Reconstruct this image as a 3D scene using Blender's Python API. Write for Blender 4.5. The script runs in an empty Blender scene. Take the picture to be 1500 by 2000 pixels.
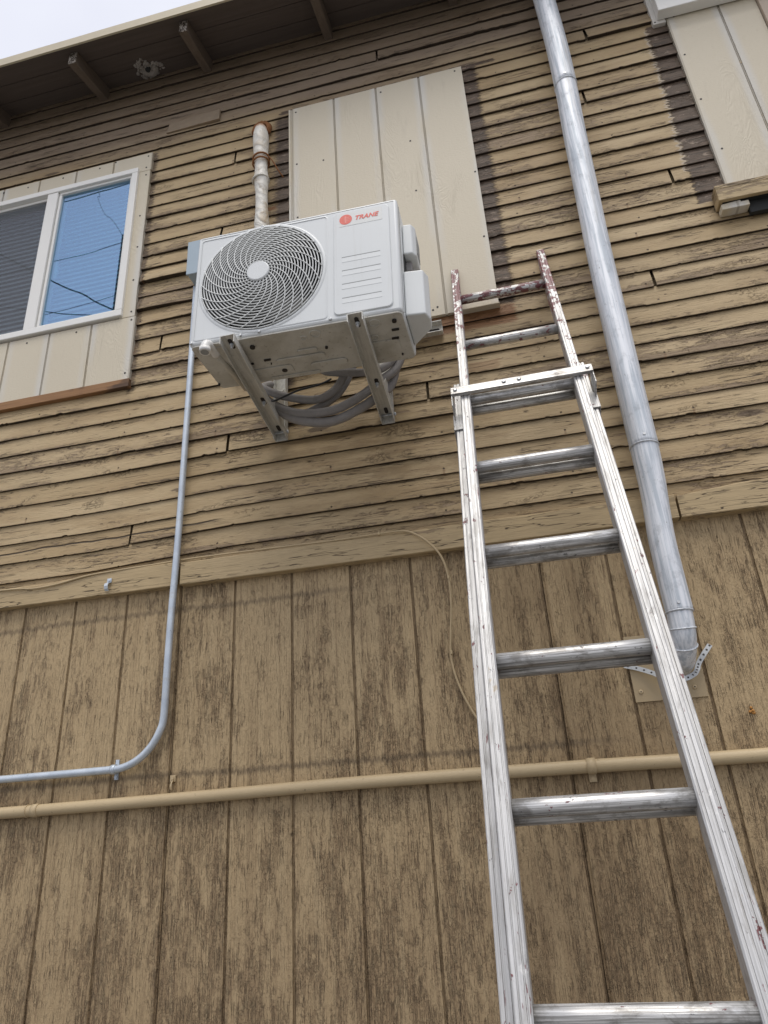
import bpy, bmesh, math, random
from mathutils import Vector, Matrix, noise as mnoise
R = math.radians
random.seed(7)
S = bpy.context.scene
COL = S.collection

# ---------------------------------------------------------------- camera
cam_d = bpy.data.cameras.new('camera')
cam = bpy.data.objects.new('camera', cam_d); COL.objects.link(cam)
yaw, pit, rol = R(11.0720), R(23.7259), R(3.7333)
right = Vector((0.974, 0.217, -0.060)); 
def rot3():
    Rz = Matrix.Rotation(yaw, 3, 'Z'); Rx = Matrix.Rotation(pit, 3, 'X'); Ry = Matrix.Rotation(rol, 3, 'Y')
    return Rz @ Rx @ Ry
M = rot3()
rx, fw, up = M.col[0], M.col[1], M.col[2]
m4 = Matrix(((rx[0], up[0], -fw[0], 0), (rx[1], up[1], -fw[1], -2.1017), (rx[2], up[2], -fw[2], 1.6), (0, 0, 0, 1)))
cam.matrix_world = m4
cam_d.sensor_fit = 'VERTICAL'; cam_d.sensor_height = 36.0; cam_d.lens = 1342.87 / 2000 * 36.0
cam_d.clip_start = 0.05; cam_d.clip_end = 500
S.camera = cam

# ---------------------------------------------------------------- world, sun, exposure
w = bpy.data.worlds.new('World'); S.world = w; w.use_nodes = True
wn = w.node_tree; wn.nodes.clear()
out = wn.nodes.new('ShaderNodeOutputWorld'); bg = wn.nodes.new('ShaderNodeBackground')
sky = wn.nodes.new('ShaderNodeTexSky'); sky.sky_type = 'NISHITA'; sky.sun_disc = False
sky.sun_elevation = R(68); sky.sun_rotation = R(168); sky.dust_density = 3
tc = wn.nodes.new('ShaderNodeTexCoord')
cn = wn.nodes.new('ShaderNodeTexNoise'); cn.inputs['Scale'].default_value = 2.2; cn.inputs['Detail'].default_value = 4
wn.links.new(tc.outputs['Generated'], cn.inputs['Vector'])
cr = wn.nodes.new('ShaderNodeValToRGB')
cr.color_ramp.elements[0].position = .3; cr.color_ramp.elements[0].color = (6.3, 6.45, 7.3, 1)
cr.color_ramp.elements[1].position = .7; cr.color_ramp.elements[1].color = (8.0, 8.1, 8.8, 1)
wn.links.new(cn.outputs['Fac'], cr.inputs['Fac'])
mx = wn.nodes.new('ShaderNodeMix'); mx.data_type = 'RGBA'; mx.inputs[0].default_value = .88
wn.links.new(sky.outputs[0], mx.inputs[6]); wn.links.new(cr.outputs[0], mx.inputs[7])
wn.links.new(mx.outputs[2], bg.inputs['Color']); bg.inputs['Strength'].default_value = 0.097
wn.links.new(bg.outputs[0], out.inputs[0])
sl = bpy.data.lights.new('sun', 'SUN'); sl.energy = 1.35; sl.angle = R(32); sl.color = (1, .95, .87)
sun = bpy.data.objects.new('sun', sl); COL.objects.link(sun)
az, el = R(168), R(68)      # direction towards the sun: high behind the camera
sdir = Vector((math.sin(az) * math.cos(el), math.cos(az) * math.cos(el), math.sin(el)))
sun.rotation_euler = sdir.to_track_quat('Z', 'Y').to_euler()
S.view_settings.view_transform = 'Standard'; S.view_settings.look = 'None'
S.view_settings.gamma = 1; S.view_settings.exposure = 0.42
S.render.engine = 'CYCLES'

# ---------------------------------------------------------------- node helper
class NT:
    def __init__(s, name):
        s.mat = bpy.data.materials.new(name); s.mat.use_nodes = True
        s.t = s.mat.node_tree; s.t.nodes.clear()
        s.out = s.n('ShaderNodeOutputMaterial'); s.b = s.n('ShaderNodeBsdfPrincipled')
        s.t.links.new(s.b.outputs[0], s.out.inputs[0])
        s._P = None
    def n(s, typ, **k):
        x = s.t.nodes.new(typ)
        for a, v in k.items(): setattr(x, a, v)
        return x
    def set(s, sock, v):
        if isinstance(v, bpy.types.NodeSocket): s.t.links.new(v, sock)
        elif v is not None: sock.default_value = v
    @property
    def P(s):
        if s._P is None: s._P = s.n('ShaderNodeTexCoord').outputs['Object']
        return s._P
    def m(s, op, a, b=None, c=None, clamp=False):
        x = s.n('ShaderNodeMath', operation=op, use_clamp=clamp)
        for i, v in enumerate((a, b, c)):
            if v is not None: s.set(x.inputs[i], v)
        return x.outputs[0]
    def xyz(s, v=None):
        x = s.n('ShaderNodeSeparateXYZ'); s.set(x.inputs[0], v or s.P); return x.outputs
    def comb(s, a, b, c):
        x = s.n('ShaderNodeCombineXYZ')
        for i, v in enumerate((a, b, c)): s.set(x.inputs[i], v)
        return x.outputs[0]
    def sc(s, v, k):
        x = s.n('ShaderNodeVectorMath', operation='MULTIPLY'); s.set(x.inputs[0], v); x.inputs[1].default_value = k; return x.outputs[0]
    def add(s, v, k):
        x = s.n('ShaderNodeVectorMath', operation='ADD'); s.set(x.inputs[0], v); s.set(x.inputs[1], k); return x.outputs[0]
    def noise(s, v, k, detail=3, rough=.55, dist=0):
        x = s.n('ShaderNodeTexNoise'); s.set(x.inputs['Vector'], s.sc(v, k)); x.inputs['Scale'].default_value = 1
        x.inputs['Detail'].default_value = detail; x.inputs['Roughness'].default_value = rough; x.inputs['Distortion'].default_value = dist
        return x.outputs['Fac']
    def white(s, a):
        x = s.n('ShaderNodeTexWhiteNoise', noise_dimensions='1D'); s.set(x.inputs['W'], a); return x.outputs['Value']
    def ss(s, v, lo, hi):
        x = s.n('ShaderNodeMapRange', interpolation_type='SMOOTHSTEP'); s.set(x.inputs[0], v)
        s.set(x.inputs[1], lo); s.set(x.inputs[2], hi); return x.outputs[0]
    def mix(s, f, a, b):
        x = s.n('ShaderNodeMix', data_type='RGBA'); s.set(x.inputs[0], f)
        for i, v in ((6, a), (7, b)):
            if isinstance(v, tuple): v = (*v, 1)[:4]
            s.set(x.inputs[i], v)
        return x.outputs[2]
    def mulc(s, col, f):
        x = s.n('ShaderNodeVectorMath', operation='SCALE'); s.set(x.inputs[0], col); s.set(x.inputs['Scale'], f); return x.outputs[0]
    def bump(s, h, dist=.001, strength=1, normal=None):
        x = s.n('ShaderNodeBump'); s.set(x.inputs['Height'], h); x.inputs['Distance'].default_value = dist
        x.inputs['Strength'].default_value = strength
        if normal is not None: s.set(x.inputs['Normal'], normal)
        return x.outputs[0]
    def fin(s, col, rough=.6, metal=0., normal=None, spec=.5):
        if isinstance(col, tuple): col = (*col, 1)[:4]
        s.set(s.b.inputs['Base Color'], col); s.set(s.b.inputs['Roughness'], rough); s.set(s.b.inputs['Metallic'], metal)
        s.b.inputs['Specular IOR Level'].default_value = spec
        if normal is not None: s.set(s.b.inputs['Normal'], normal)
        return s.mat
    def box(s, X, Z, x0, x1, z0, z1, e=.004):
        a = s.m('MULTIPLY', s.ss(X, x0 - e, x0 + e), s.ss(X, x1 + e, x1 - e))
        b = s.m('MULTIPLY', s.ss(Z, z0 - e, z0 + e), s.ss(Z, z1 + e, z1 - e))
        return s.m('MULTIPLY', a, b)

EXPO, Z0 = 0.0759, 2.490
GX0, GS = -1.7583, 0.2032

def mat_clap():
    t = NT('peeling_tan_clapboard_paint')
    X, Y, Z = t.xyz()
    at_ = t.n('ShaderNodeAttribute', attribute_name='rowv'); rowf = at_.outputs['Fac']
    row = t.m('FLOOR', rowf); fr = t.m('FRACT', rowf)
    rnd = t.white(row); rnd2 = t.white(t.m('ADD', row, 37.3))
    v = t.comb(t.m('ADD', X, t.m('MULTIPLY', rnd, 23.0)), 0.0, Z)
    grain = t.noise(v, (7, 1, 210), 5, .65)
    fine = t.noise(v, (26, 1, 520), 3, .6)
    patch = t.noise(v, (1.7, 1, 11), 4, .6)
    flake = t.noise(v, (22, 1, 95), 4, .7, .4)
    # worn-through paint
    # large areas that weathered most: lower right, middle right and beneath the unit
    area = t.noise(t.P, (.9, 1, .9), 2, .5)
    wear = t.m('ADD', t.m('MULTIPLY', patch, .62), t.m('ADD', t.m('MULTIPLY', flake, .42), t.m('MULTIPLY', grain, .30)))
    wear = t.m('ADD', wear, t.m('MULTIPLY', t.m('SUBTRACT', rnd2, .5), .11))
    wear = t.m('ADD', wear, t.m('MULTIPLY', t.m('SUBTRACT', area, .5), .25))
    edge = t.ss(fr, .30, .02)
    wear = t.m('ADD', wear, t.m('MULTIPLY', edge, .055))
    bare = t.ss(wear, .735, .765)
    thin = t.ss(wear, .64, .75)
    # long cracks along the grain
    ck = t.noise(v, (2.2, 1, 62), 3, .5, .2)
    crack = t.ss(t.m('ABSOLUTE', t.m('SUBTRACT', ck, .5)), .0085, .003)
    ckm = t.ss(t.noise(v, (3.1, 1, 9), 2), .50, .56)
    crack = t.m('MULTIPLY', crack, ckm)
    crack = t.m('MAXIMUM', crack, t.m('MULTIPLY', t.ss(fine, .66, .72), t.m('MAXIMUM', bare, t.m('MULTIPLY', thin, .6))))
    # curled alligator cracking in stained patches
    vo = t.n('ShaderNodeTexVoronoi', feature='DISTANCE_TO_EDGE'); t.set(vo.inputs['Vector'], t.sc(t.add(v, t.comb(t.m('MULTIPLY', flake, .05), 0.0, t.m('MULTIPLY', flake, .03))), (55, 1, 80))); vo.inputs['Scale'].default_value = 1
    allig = t.m('MULTIPLY', t.ss(vo.outputs[0], .07, .02), t.ss(t.noise(v, (3.3, 1, 10), 3), .60, .66))
    base = t.mix(rnd, (.455, .338, .185), (.535, .412, .243))
    base = t.mix(t.ss(patch, .35, .7), base, (.405, .290, .152))
    base = t.mix(t.m('MULTIPLY', t.ss(t.noise(t.P, (1.3, 1, 2.2), 4), .52, .68), .5), base, (.35, .235, .110))
    old = t.ss(t.m('ADD', Z, t.m('MULTIPLY', t.noise(t.P, (1.5, 1, 6), 3), .30)), 4.66, 4.98)  # greyer old paint towards the eave, with the eave's shade painted in
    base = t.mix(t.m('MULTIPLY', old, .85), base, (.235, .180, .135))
    # deep-brown drip stains below the unit
    st = t.m('MULTIPLY', t.box(X, Z, -.86, .08, 2.55, 2.92, .12), t.ss(t.noise(v, (5, 1, 17), 4, .7), .45, .62))
    base = t.mix(t.m('MULTIPLY', st, .45), base, (.20, .125, .055))
    wood = t.mix(t.ss(grain, .3, .65), (.09, .060, .038), (.36, .262, .165))
    c = t.mix(t.m('MULTIPLY', thin, .32), base, (.31, .228, .138))
    c = t.mix(t.m('MULTIPLY', bare, .75), c, wood)
    # strips where the old window casings were: bare, near-black wood
    wob = t.m('MULTIPLY', t.m('SUBTRACT', t.noise(v, (14, 1, 90), 4, .7), .5), .085)
    Xw = t.m('ADD', X, wob); Zw = t.m('ADD', Z, t.m('MULTIPLY', wob, .5))
    g = t.box(Xw, Zw, .06, .136, 3.30, 4.66, .010)
    g = t.m('MAXIMUM', g, t.box(Xw, Zw, -.805, -.725, 3.10, 4.62, .02))
    g = t.m('MAXIMUM', g, t.box(Xw, Zw, -.78, .22, 4.632, 4.655, .004))
    # right one is a wedge, from 2 cm wide at the top to 9 cm lower down
    wl = t.m('ADD', .842, t.m('MULTIPLY', t.ss(Z, 3.6, 4.6), .02))
    g = t.m('MAXIMUM', g, t.m('MULTIPLY', t.box(Xw, Zw, 0.0, 1.0, 3.575, 4.60, .006), t.ss(Xw, t.m('SUBTRACT', wl, .004), t.m('ADD', wl, .004))))
    g = t.m('MAXIMUM', g, t.m('MULTIPLY', t.box(Xw, Zw, -1.44, -1.405, 3.22, 4.60, .008), .8))
    dark = t.mix(t.ss(grain, .3, .7), (.020, .014, .010), (.165, .112, .075))
    dark = t.mix(t.ss(t.noise(v, (18, 1, 40), 4, .7), .55, .68), dark, (.30, .23, .17))
    dark = t.mix(t.m('MULTIPLY', t.ss(flake, .58, .70), .7), dark, (.20, .14, .105))
    c = t.mix(g, c, dark)
    # orange-brown bare timber under the two patches
    o = t.box(Xw, Zw, -.22, .13, 3.215, 3.298, .010)
    o = t.m('MAXIMUM', o, t.box(Xw, t.m('ADD', Zw, t.m('MULTIPLY', X, .07)), -2.4, -1.425, 3.30, 3.345, .01))
    o = t.m('MAXIMUM', o, t.box(Xw, Zw, -.90, -.80, 4.04, 4.062, .004))
    o = t.m('MAXIMUM', o, t.m('MULTIPLY', t.box(Xw, Zw, -.10, .045, 3.027, 3.068, .005), .45))
    c = t.mix(t.m('MULTIPLY', o, .9), c, t.mix(grain, (.10, .038, .014), (.36, .165, .06)))
    # white paint line left where the casing ended
    wlm = t.m('MULTIPLY', t.box(X, Z, .4, 1.0, 3.75, 4.58, .01), t.m('MULTIPLY', t.ss(Xw, t.m('SUBTRACT', wl, .013), t.m('SUBTRACT', wl, .009)), t.ss(Xw, t.m('SUBTRACT', wl, .001), t.m('SUBTRACT', wl, .004))))
    c = t.mix(t.m('MULTIPLY', wlm, .6), c, (.55, .50, .43))
    c = t.mix(t.m('MULTIPLY', crack, .85), c, (.05, .033, .02))
    c = t.mix(t.m('MULTIPLY', allig, .55), c, (.11, .07, .035))
    c = t.mix(t.m('MULTIPLY', t.ss(fine, .40, .62), .14), c, (.17, .125, .08))
    # lap shade painted dark along the lower arris, top edge and underside
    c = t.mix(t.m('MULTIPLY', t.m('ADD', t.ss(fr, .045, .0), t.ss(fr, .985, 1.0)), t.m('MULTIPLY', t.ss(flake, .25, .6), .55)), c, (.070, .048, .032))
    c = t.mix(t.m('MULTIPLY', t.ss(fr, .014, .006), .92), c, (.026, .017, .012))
    wv_ = t.m('MULTIPLY', t.m('SUBTRACT', t.noise(v, (2.6, 1, 3), 3, .6), .5), .035)
    dsp = t.m('ABSOLUTE', t.m('SUBTRACT', t.m('ADD', t.m('ADD', Z, wv_), t.m('MULTIPLY', X, -.012)), 2.606))
    split = t.m('MULTIPLY', t.ss(dsp, .0042, .0014), t.ss(X, -.98, -1.05))
    c = t.mix(t.m('MULTIPLY', split, .9), c, (.03, .02, .014))
    vk = t.n('ShaderNodeTexVoronoi', feature='F1'); t.set(vk.inputs['Vector'], t.sc(v, (2.3, 1, 9))); vk.inputs['Scale'].default_value = 1
    kd = t.m('ADD', vk.outputs['Distance'], t.m('MULTIPLY', t.m('SUBTRACT', flake, .5), .16))
    c = t.mix(t.m('MULTIPLY', t.ss(kd, .115, .075), .75), c, (.085, .055, .034))
    # nails along the stud lines, some weeping rust
    sx = t.m('ADD', t.m('DIVIDE', X, .4064), t.m('MULTIPLY', t.m('SUBTRACT', rnd2, .5), .10))
    dx = t.m('MULTIPLY', t.m('ABSOLUTE', t.m('SUBTRACT', t.m('FRACT', sx), .5)), .4064)
    dz_ = t.m('MULTIPLY', t.m('SUBTRACT', fr, t.m('ADD', .14, t.m('MULTIPLY', rnd, .16))), EXPO)
    dd = t.m('SQRT', t.m('ADD', t.m('MULTIPLY', dx, dx), t.m('MULTIPLY', dz_, dz_)))
    keep = t.ss(t.white(t.m('ADD', t.m('MULTIPLY', t.m('FLOOR', sx), 7.7), t.m('MULTIPLY', row, 3.3))), .35, .40)
    nail = t.m('MULTIPLY', t.ss(dd, .0042, .0026), keep)
    weep = t.m('MULTIPLY', t.m('MULTIPLY', t.ss(dx, .006, .001), t.ss(dz_, .0, -.003)), t.m('MULTIPLY', keep, t.ss(rnd, .55, .8)))
    c = t.mix(t.m('MULTIPLY', weep, .45), c, (.17, .085, .035))
    c = t.mix(t.m('MULTIPLY', nail, .8), c, (.035, .022, .016))
    h = t.m('ADD', t.m('MULTIPLY', bare, -.8), t.m('MULTIPLY', grain, .75))
    h = t.m('ADD', h, t.m('ADD', t.m('MULTIPLY', crack, -1.6), t.m('MULTIPLY', allig, -.5)))
    h = t.m('ADD', h, t.m('ADD', t.m('MULTIPLY', nail, -1.5), t.m('MULTIPLY', split, -2.5)))
    h = t.m('ADD', h, t.m('MULTIPLY', g, -1.0))
    h = t.m('ADD', h, t.m('MULTIPLY', flake, .8))
    h = t.m('ADD', h, t.m('MULTIPLY', fine, .35))
    return t.fin(c, .58, 0, t.bump(h, .0028, 1.0), .35)

def mat_t111():
    t = NT('weathered_grooved_plywood_paint')
    X, Y, Z = t.xyz()
    pl = t.m('FLOOR', t.m('DIVIDE', t.m('SUBTRACT', X, GX0), GS)); rnd = t.white(pl)
    v = t.comb(X, 0.0, t.m('ADD', Z, t.m('MULTIPLY', rnd, .6)))
    warp = t.noise(v, (4, 1, 1.8), 3)
    vw = t.comb(t.m('ADD', X, t.m('MULTIPLY', warp, .035)), 0.0, t.m('ADD', Z, t.m('MULTIPLY', rnd, .6)))
    check = t.noise(vw, (420, 1, 17), 3, .6)
    check2 = t.noise(vw, (230, 1, 9), 4, .65)
    fib = t.noise(vw, (520, 1, 26), 2, .5)
    blot = t.noise(v, (6.5, 1, 1.6), 4, .62, .4)
    blot2 = t.noise(v, (22, 1, 5.5), 5, .7, .3)
    mott = t.noise(v, (70, 1, 38), 4, .7, .3)
    weft = t.noise(v, (14, 1, 300), 3, .6)
    worn = t.m('ADD', t.m('MULTIPLY', blot, .50), t.m('MULTIPLY', blot2, .60))
    worn = t.m('ADD', worn, t.m('MULTIPLY', t.m('SUBTRACT', rnd, .5), .06))
    worn = t.m('ADD', worn, t.m('MULTIPLY', t.m('SUBTRACT', mott, .5), .22))
    worn = t.m('ADD', worn, t.m('MULTIPLY', t.ss(Z, 2.1, 1.1), .045))
    wm = t.ss(worn, .515, .68)
    chk = t.ss(t.m('ADD', check, t.m('MULTIPLY', wm, .085)), .595, .65)
    chk2 = t.ss(t.m('ADD', check2, t.m('MULTIPLY', wm, .055)), .645, .685)
    paint = t.mix(t.noise(v, (5, 1, 4), 4), (.415, .300, .165), (.500, .375, .215))
    bare = t.mix(fib, (.255, .170, .090), (.380, .265, .148))
    c = t.mix(t.m('MULTIPLY', wm, .72), paint, bare)
    c = t.mix(t.m('MULTIPLY', t.ss(weft, .52, .66), t.m('ADD', .12, t.m('MULTIPLY', wm, .28))), c, (.45, .345, .205))
    fl = t.m('MULTIPLY', t.ss(t.noise(vw, (75, 1, 22), 4, .75, .5), .545, .60), wm)
    c = t.mix(t.m('MULTIPLY', fl, .6), c, (.45, .345, .20))
    fe = t.m('MULTIPLY', t.ss(t.m('ABSOLUTE', t.m('SUBTRACT', t.noise(v, (60, 1, 42), 3, .65, .6), .5)), .016, .006), t.m('ADD', .12, t.m('MULTIPLY', wm, .3)))
    c = t.mix(fe, c, (.10, .068, .040))
    c = t.mix(t.m('MULTIPLY', chk, t.m('ADD', .20, t.m('MULTIPLY', wm, .14))), c, (.125, .084, .050))
    c = t.mix(t.m('MULTIPLY', chk2, t.m('ADD', .45, t.m('MULTIPLY', wm, .05))), c, (.085, .056, .034))
    lg = t.noise(v, (85, 1, .9), 3, .6)
    c = t.mix(t.m('MULTIPLY', t.ss(lg, .50, .66), .34), c, (.200, .135, .075))
    c = t.mix(t.m('MULTIPLY', t.ss(lg, .48, .36), .22), c, (.50, .39, .235))
    zone = t.m('MULTIPLY', t.box(X, Z, -.16, .42, .5, 2.3, .10), t.ss(t.noise(v, (7, 1, 1.3), 4, .6), .38, .56))
    c = t.mix(t.m('MULTIPLY', zone, .42), c, (.175, .115, .058))
    c = t.mix(t.m('MULTIPLY', t.ss(Z, 1.75, 1.15), .22), c, (.215, .148, .090))
    # two wandering horizontal splash lines in the old paint
    wv = t.m('MULTIPLY', t.m('SUBTRACT', t.noise(t.P, (1.3, 1, 0), 3), .5), .03)
    jag = t.m('MULTIPLY', t.m('SUBTRACT', t.noise(t.P, (110, 1, 9), 3), .5), .035)
    for zc, x1, k in ((2.285, -.70, .50), (1.752, .02, .60)):
        d = t.m('ABSOLUTE', t.m('SUBTRACT', t.m('ADD', t.m('ADD', Z, wv), jag), zc))
        ln = t.m('MULTIPLY', t.ss(d, .015, .001), t.ss(X, x1 + .3, x1))
        c = t.mix(t.m('MULTIPLY', ln, k), c, (.120, .088, .055))
    vo = t.n('ShaderNodeTexVoronoi', feature='F1'); t.set(vo.inputs['Vector'], t.sc(v, (5.5, 1, 3.3))); vo.inputs['Scale'].default_value = 1
    pit_ = t.ss(t.m('ADD', vo.outputs['Distance'], t.m('MULTIPLY', check2, .06)), .062, .045)
    c = t.mix(t.m('MULTIPLY', pit_, .8), c, (.04, .022, .012))
    rust = t.m('MULTIPLY', t.ss(t.noise(v, (14, 1, 3), 4, .7), .66, .78), .35)
    c = t.mix(rust, c, (.20, .115, .05))
    # darker brown along the grooves
    gf = t.m('FRACT', t.m('ADD', t.m('DIVIDE', t.m('SUBTRACT', X, GX0), GS), .5))
    gd = t.ss(t.m('ABSOLUTE', t.m('SUBTRACT', gf, .5)), .030, .012)
    c = t.mix(t.m('MULTIPLY', gd, .55), c, (.125, .085, .050))
    h = t.m('ADD', t.m('MULTIPLY', chk, -1), t.m('MULTIPLY', chk2, -1.3))
    h = t.m('ADD', h, t.m('ADD', t.m('MULTIPLY', fib, .5), t.m('MULTIPLY', wm, -.35)))
    h = t.m('ADD', h, t.m('ADD', t.m('MULTIPLY', mott, .9), t.m('MULTIPLY', fe, -1.2)))
    h = t.m('ADD', h, t.m('ADD', t.m('MULTIPLY', fl, .6), t.m('MULTIPLY', weft, .22)))
    h = t.m('ADD', h, t.m('MULTIPLY', pit_, -1.5))
    return t.fin(c, .62, 0, t.bump(h, .0030, 1.0), .3)

def mat_trim(name='weathered_trim_paint', extra=0.0):
    t = NT(name)
    X, Y, Z = t.xyz()
    v = t.P
    grain = t.noise(v, (5, 20, 150), 5, .65, .3); fine = t.noise(v, (20, 40, 500), 3)
    flake = t.noise(v, (14, 30, 70), 4, .7, .4); patch = t.noise(v, (2.2, 4, 9), 3)
    wear = t.m('ADD', t.m('ADD', t.m('MULTIPLY', patch, .6), t.m('MULTIPLY', flake, .45)), t.m('MULTIPLY', grain, .3))
    bare = t.ss(wear, .77 - extra, .80 - extra)
    c = t.mix(t.noise(v, (3, 3, 8), 3), (.43, .322, .175), (.52, .40, .235))
    c = t.mix(t.m('MULTIPLY', bare, .7), c, t.mix(grain, (.12, .085, .055), (.32, .235, .145)))
    ck = t.noise(v, (2.6, 20, 42), 3, .5, .25)
    crack = t.ss(t.m('ABSOLUTE', t.m('SUBTRACT', ck, .5)), .010, .003)
    crack = t.m('MULTIPLY', crack, t.ss(t.noise(v, (4, 3, 12), 2), .45 - extra, .55 - extra))
    c = t.mix(t.m('MULTIPLY', crack, .85), c, (.045, .03, .018))
    vo = t.n('ShaderNodeTexVoronoi', feature='F1'); t.set(vo.inputs['Vector'], t.sc(v, (3.2, 1, 11))); vo.inputs['Scale'].default_value = 1
    rings = t.m('SINE', t.m('MULTIPLY', vo.outputs['Distance'], 60))
    kn = t.ss(vo.outputs['Distance'], .20, .08)
    c = t.mix(t.m('MULTIPLY', t.m('MULTIPLY', kn, t.ss(rings, .2, .9)), .55), c, (.10, .07, .04))
    c = t.mix(t.m('MULTIPLY', t.ss(fine, .42, .65), .22), c, (.16, .115, .07))
    h = t.m('ADD', t.m('MULTIPLY', bare, -.7), t.m('ADD', t.m('MULTIPLY', grain, .8), t.m('MULTIPLY', crack, -1.5)))
    h = t.m('ADD', h, t.m('MULTIPLY', flake, .4))
    return t.fin(c, .6, 0, t.bump(h, .002, .9), .3)

def mat_patch(name, col, col2):
    t = NT(name)
    X, Y, Z = t.xyz()
    n1 = t.noise(t.P, (9, 5, 2.2), 3, .5, 1.2)
    wg = t.m('MULTIPLY', t.m('SINE', t.m('MULTIPLY', n1, 120)), .6)
    gr = t.noise(t.P, (90, 30, 260), 3, .6)
    gr2 = t.noise(t.P, (150, 60, 26), 3, .6)
    em = t.m('ADD', t.m('MULTIPLY', wg, t.ss(t.noise(t.P, (5, 5, 1.5), 2), .5, .62)), t.m('ADD', t.m('MULTIPLY', gr, 1.6), t.m('MULTIPLY', gr2, .9)))
    c = t.mix(t.noise(t.P, (2, 2, 1.2), 3), col, col2)
    c = t.mix(t.m('MULTIPLY', t.ss(gr, .60, .74), .20), c, (.30, .25, .17))
    c = t.mix(t.m('MULTIPLY', t.ss(t.noise(t.P, (22, 5, 4), 4), .6, .8), .18), c, (.33, .29, .22))
    return t, c, em

def mat_patch_grooved(name, x0, step, off=0.):
    t, c, em = mat_patch(name, (.585, .52, .395), (.645, .58, .45))
    X = t.xyz()[0]
    f = t.m('FRACT', t.m('ADD', t.m('DIVIDE', t.m('SUBTRACT', X, x0), step), .5))
    d = t.m('ABSOLUTE', t.m('SUBTRACT', f, .5))
    # primer showing pale beside the grooves
    pale = t.m('MULTIPLY', t.ss(d, .20, .06), t.ss(t.noise(t.P, (10, 1, 1.6), 3), .36, .66))
    c = t.mix(t.m('MULTIPLY', pale, .55), c, (.62, .62, .60))
    c = t.mix(t.m('MULTIPLY', t.ss(d, .028, .012), .45), c, (.22, .18, .12))
    return t.fin(c, .5, 0, t.bump(em, .0007, .7), .35)

def mat_metal(name, col, dark, rough=.42, metal=.75, axis=2, speck=.35):
    t = NT(name)
    k = [90, 90, 90]
    if axis >= 0: k[axis] = 4
    else: k = [12, 12, 12]
    st = t.noise(t.P, tuple(k), 4, .6)
    sp = t.noise(t.P, (34, 34, 22), 5, .7)
    k2 = [26, 26, 26]; k2[max(axis, 0)] = 1.2
    ru = t.noise(t.P, tuple(k2), 4, .6)
    c = t.mix(t.ss(st, .34, .62), dark, col)
    c = t.mix(t.m('MULTIPLY', t.ss(sp, .52, .72), speck), c, tuple(x * .45 for x in dark))
    c = t.mix(t.m('MULTIPLY', t.ss(ru, .56, .74), .40), c, (.50, .46, .38))
    c = t.mix(t.m('MULTIPLY', t.ss(t.noise(t.P, (190, 190, 80), 2), .70, .76), .6), c, (.13, .11, .09))
    r = t.m('ADD', rough, t.m('MULTIPLY', sp, .22))
    return t.fin(c, r, metal, t.bump(t.m('ADD', t.m('MULTIPLY', sp, .4), t.m('MULTIPLY', st, .25)), .0009, .7))

def mat_ladder():
    t = NT('scuffed_painted_aluminium')
    X, Y, Z = t.xyz()
    st = t.noise(t.P, (240, 240, 5), 4, .65)
    bl = t.noise(t.P, (24, 24, 13), 5, .7, .5)
    sm = t.noise(t.P, (55, 55, 9), 4, .7)
    c = t.mix(t.ss(st, .25, .7), (.38, .378, .372), (.60, .597, .59))
    c = t.mix(t.m('MULTIPLY', t.ss(sm, .52, .66), .5), c, (.30, .285, .26))
    c = t.mix(t.m('MULTIPLY', t.ss(t.noise(t.P, (420, 420, 1.2), 2, .5), .66, .72), .5), c, (.20, .185, .165))
    c = t.mix(t.m('MULTIPLY', t.ss(bl, .38, .30), .6), c, (.74, .73, .70))
    c = t.mix(t.m('MULTIPLY', t.ss(t.noise(t.P, (60, 60, 36), 4, .75), .655, .70), .8), c, (.035, .035, .04))
    c = t.mix(t.m('MULTIPLY', t.ss(t.noise(t.P, (31, 31, 11), 4, .7), .66, .70), .5), c, (.36, .27, .15))
    drip = t.ss(t.noise(t.add(t.P, t.comb(1.7, 2.2, 5.1)), (70, 70, 14), 4, .7, .4), .655, .675)
    c = t.mix(t.m('MULTIPLY', drip, .85), c, (.16, .045, .05))
    c = t.mix(t.m('MULTIPLY', t.ss(t.noise(t.add(t.P, t.comb(6.7, .2, 2.1)), (28, 28, 8), 5, .7, .6), .56, .70), .55), c, (.20, .19, .175))
    n1 = t.noise(t.add(t.P, t.comb(3.1, 7.7, 1.3)), (46, 46, 30), 4, .62, .3)
    hi = t.m('ADD', t.m('MULTIPLY', t.ss(Z, 2.85, 3.75), .185), t.m('MULTIPLY', t.ss(Z, 2.75, 3.1), .02))
    red = t.ss(t.m('ADD', n1, hi), .655, .672)
    c = t.mix(t.m('MULTIPLY', red, .93), c, t.mix(bl, (.13, .035, .04), (.25, .075, .08)))
    metal = t.m('MULTIPLY', t.m('SUBTRACT', 1.0, red), .40)
    h = t.m('ADD', t.m('MULTIPLY', st, .5), t.m('ADD', t.m('MULTIPLY', bl, .5), t.m('MULTIPLY', red, .7)))
    return t.fin(c, t.m('ADD', .34, t.m('MULTIPLY', sm, .25)), metal, t.bump(h, .0009, .8))

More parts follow.
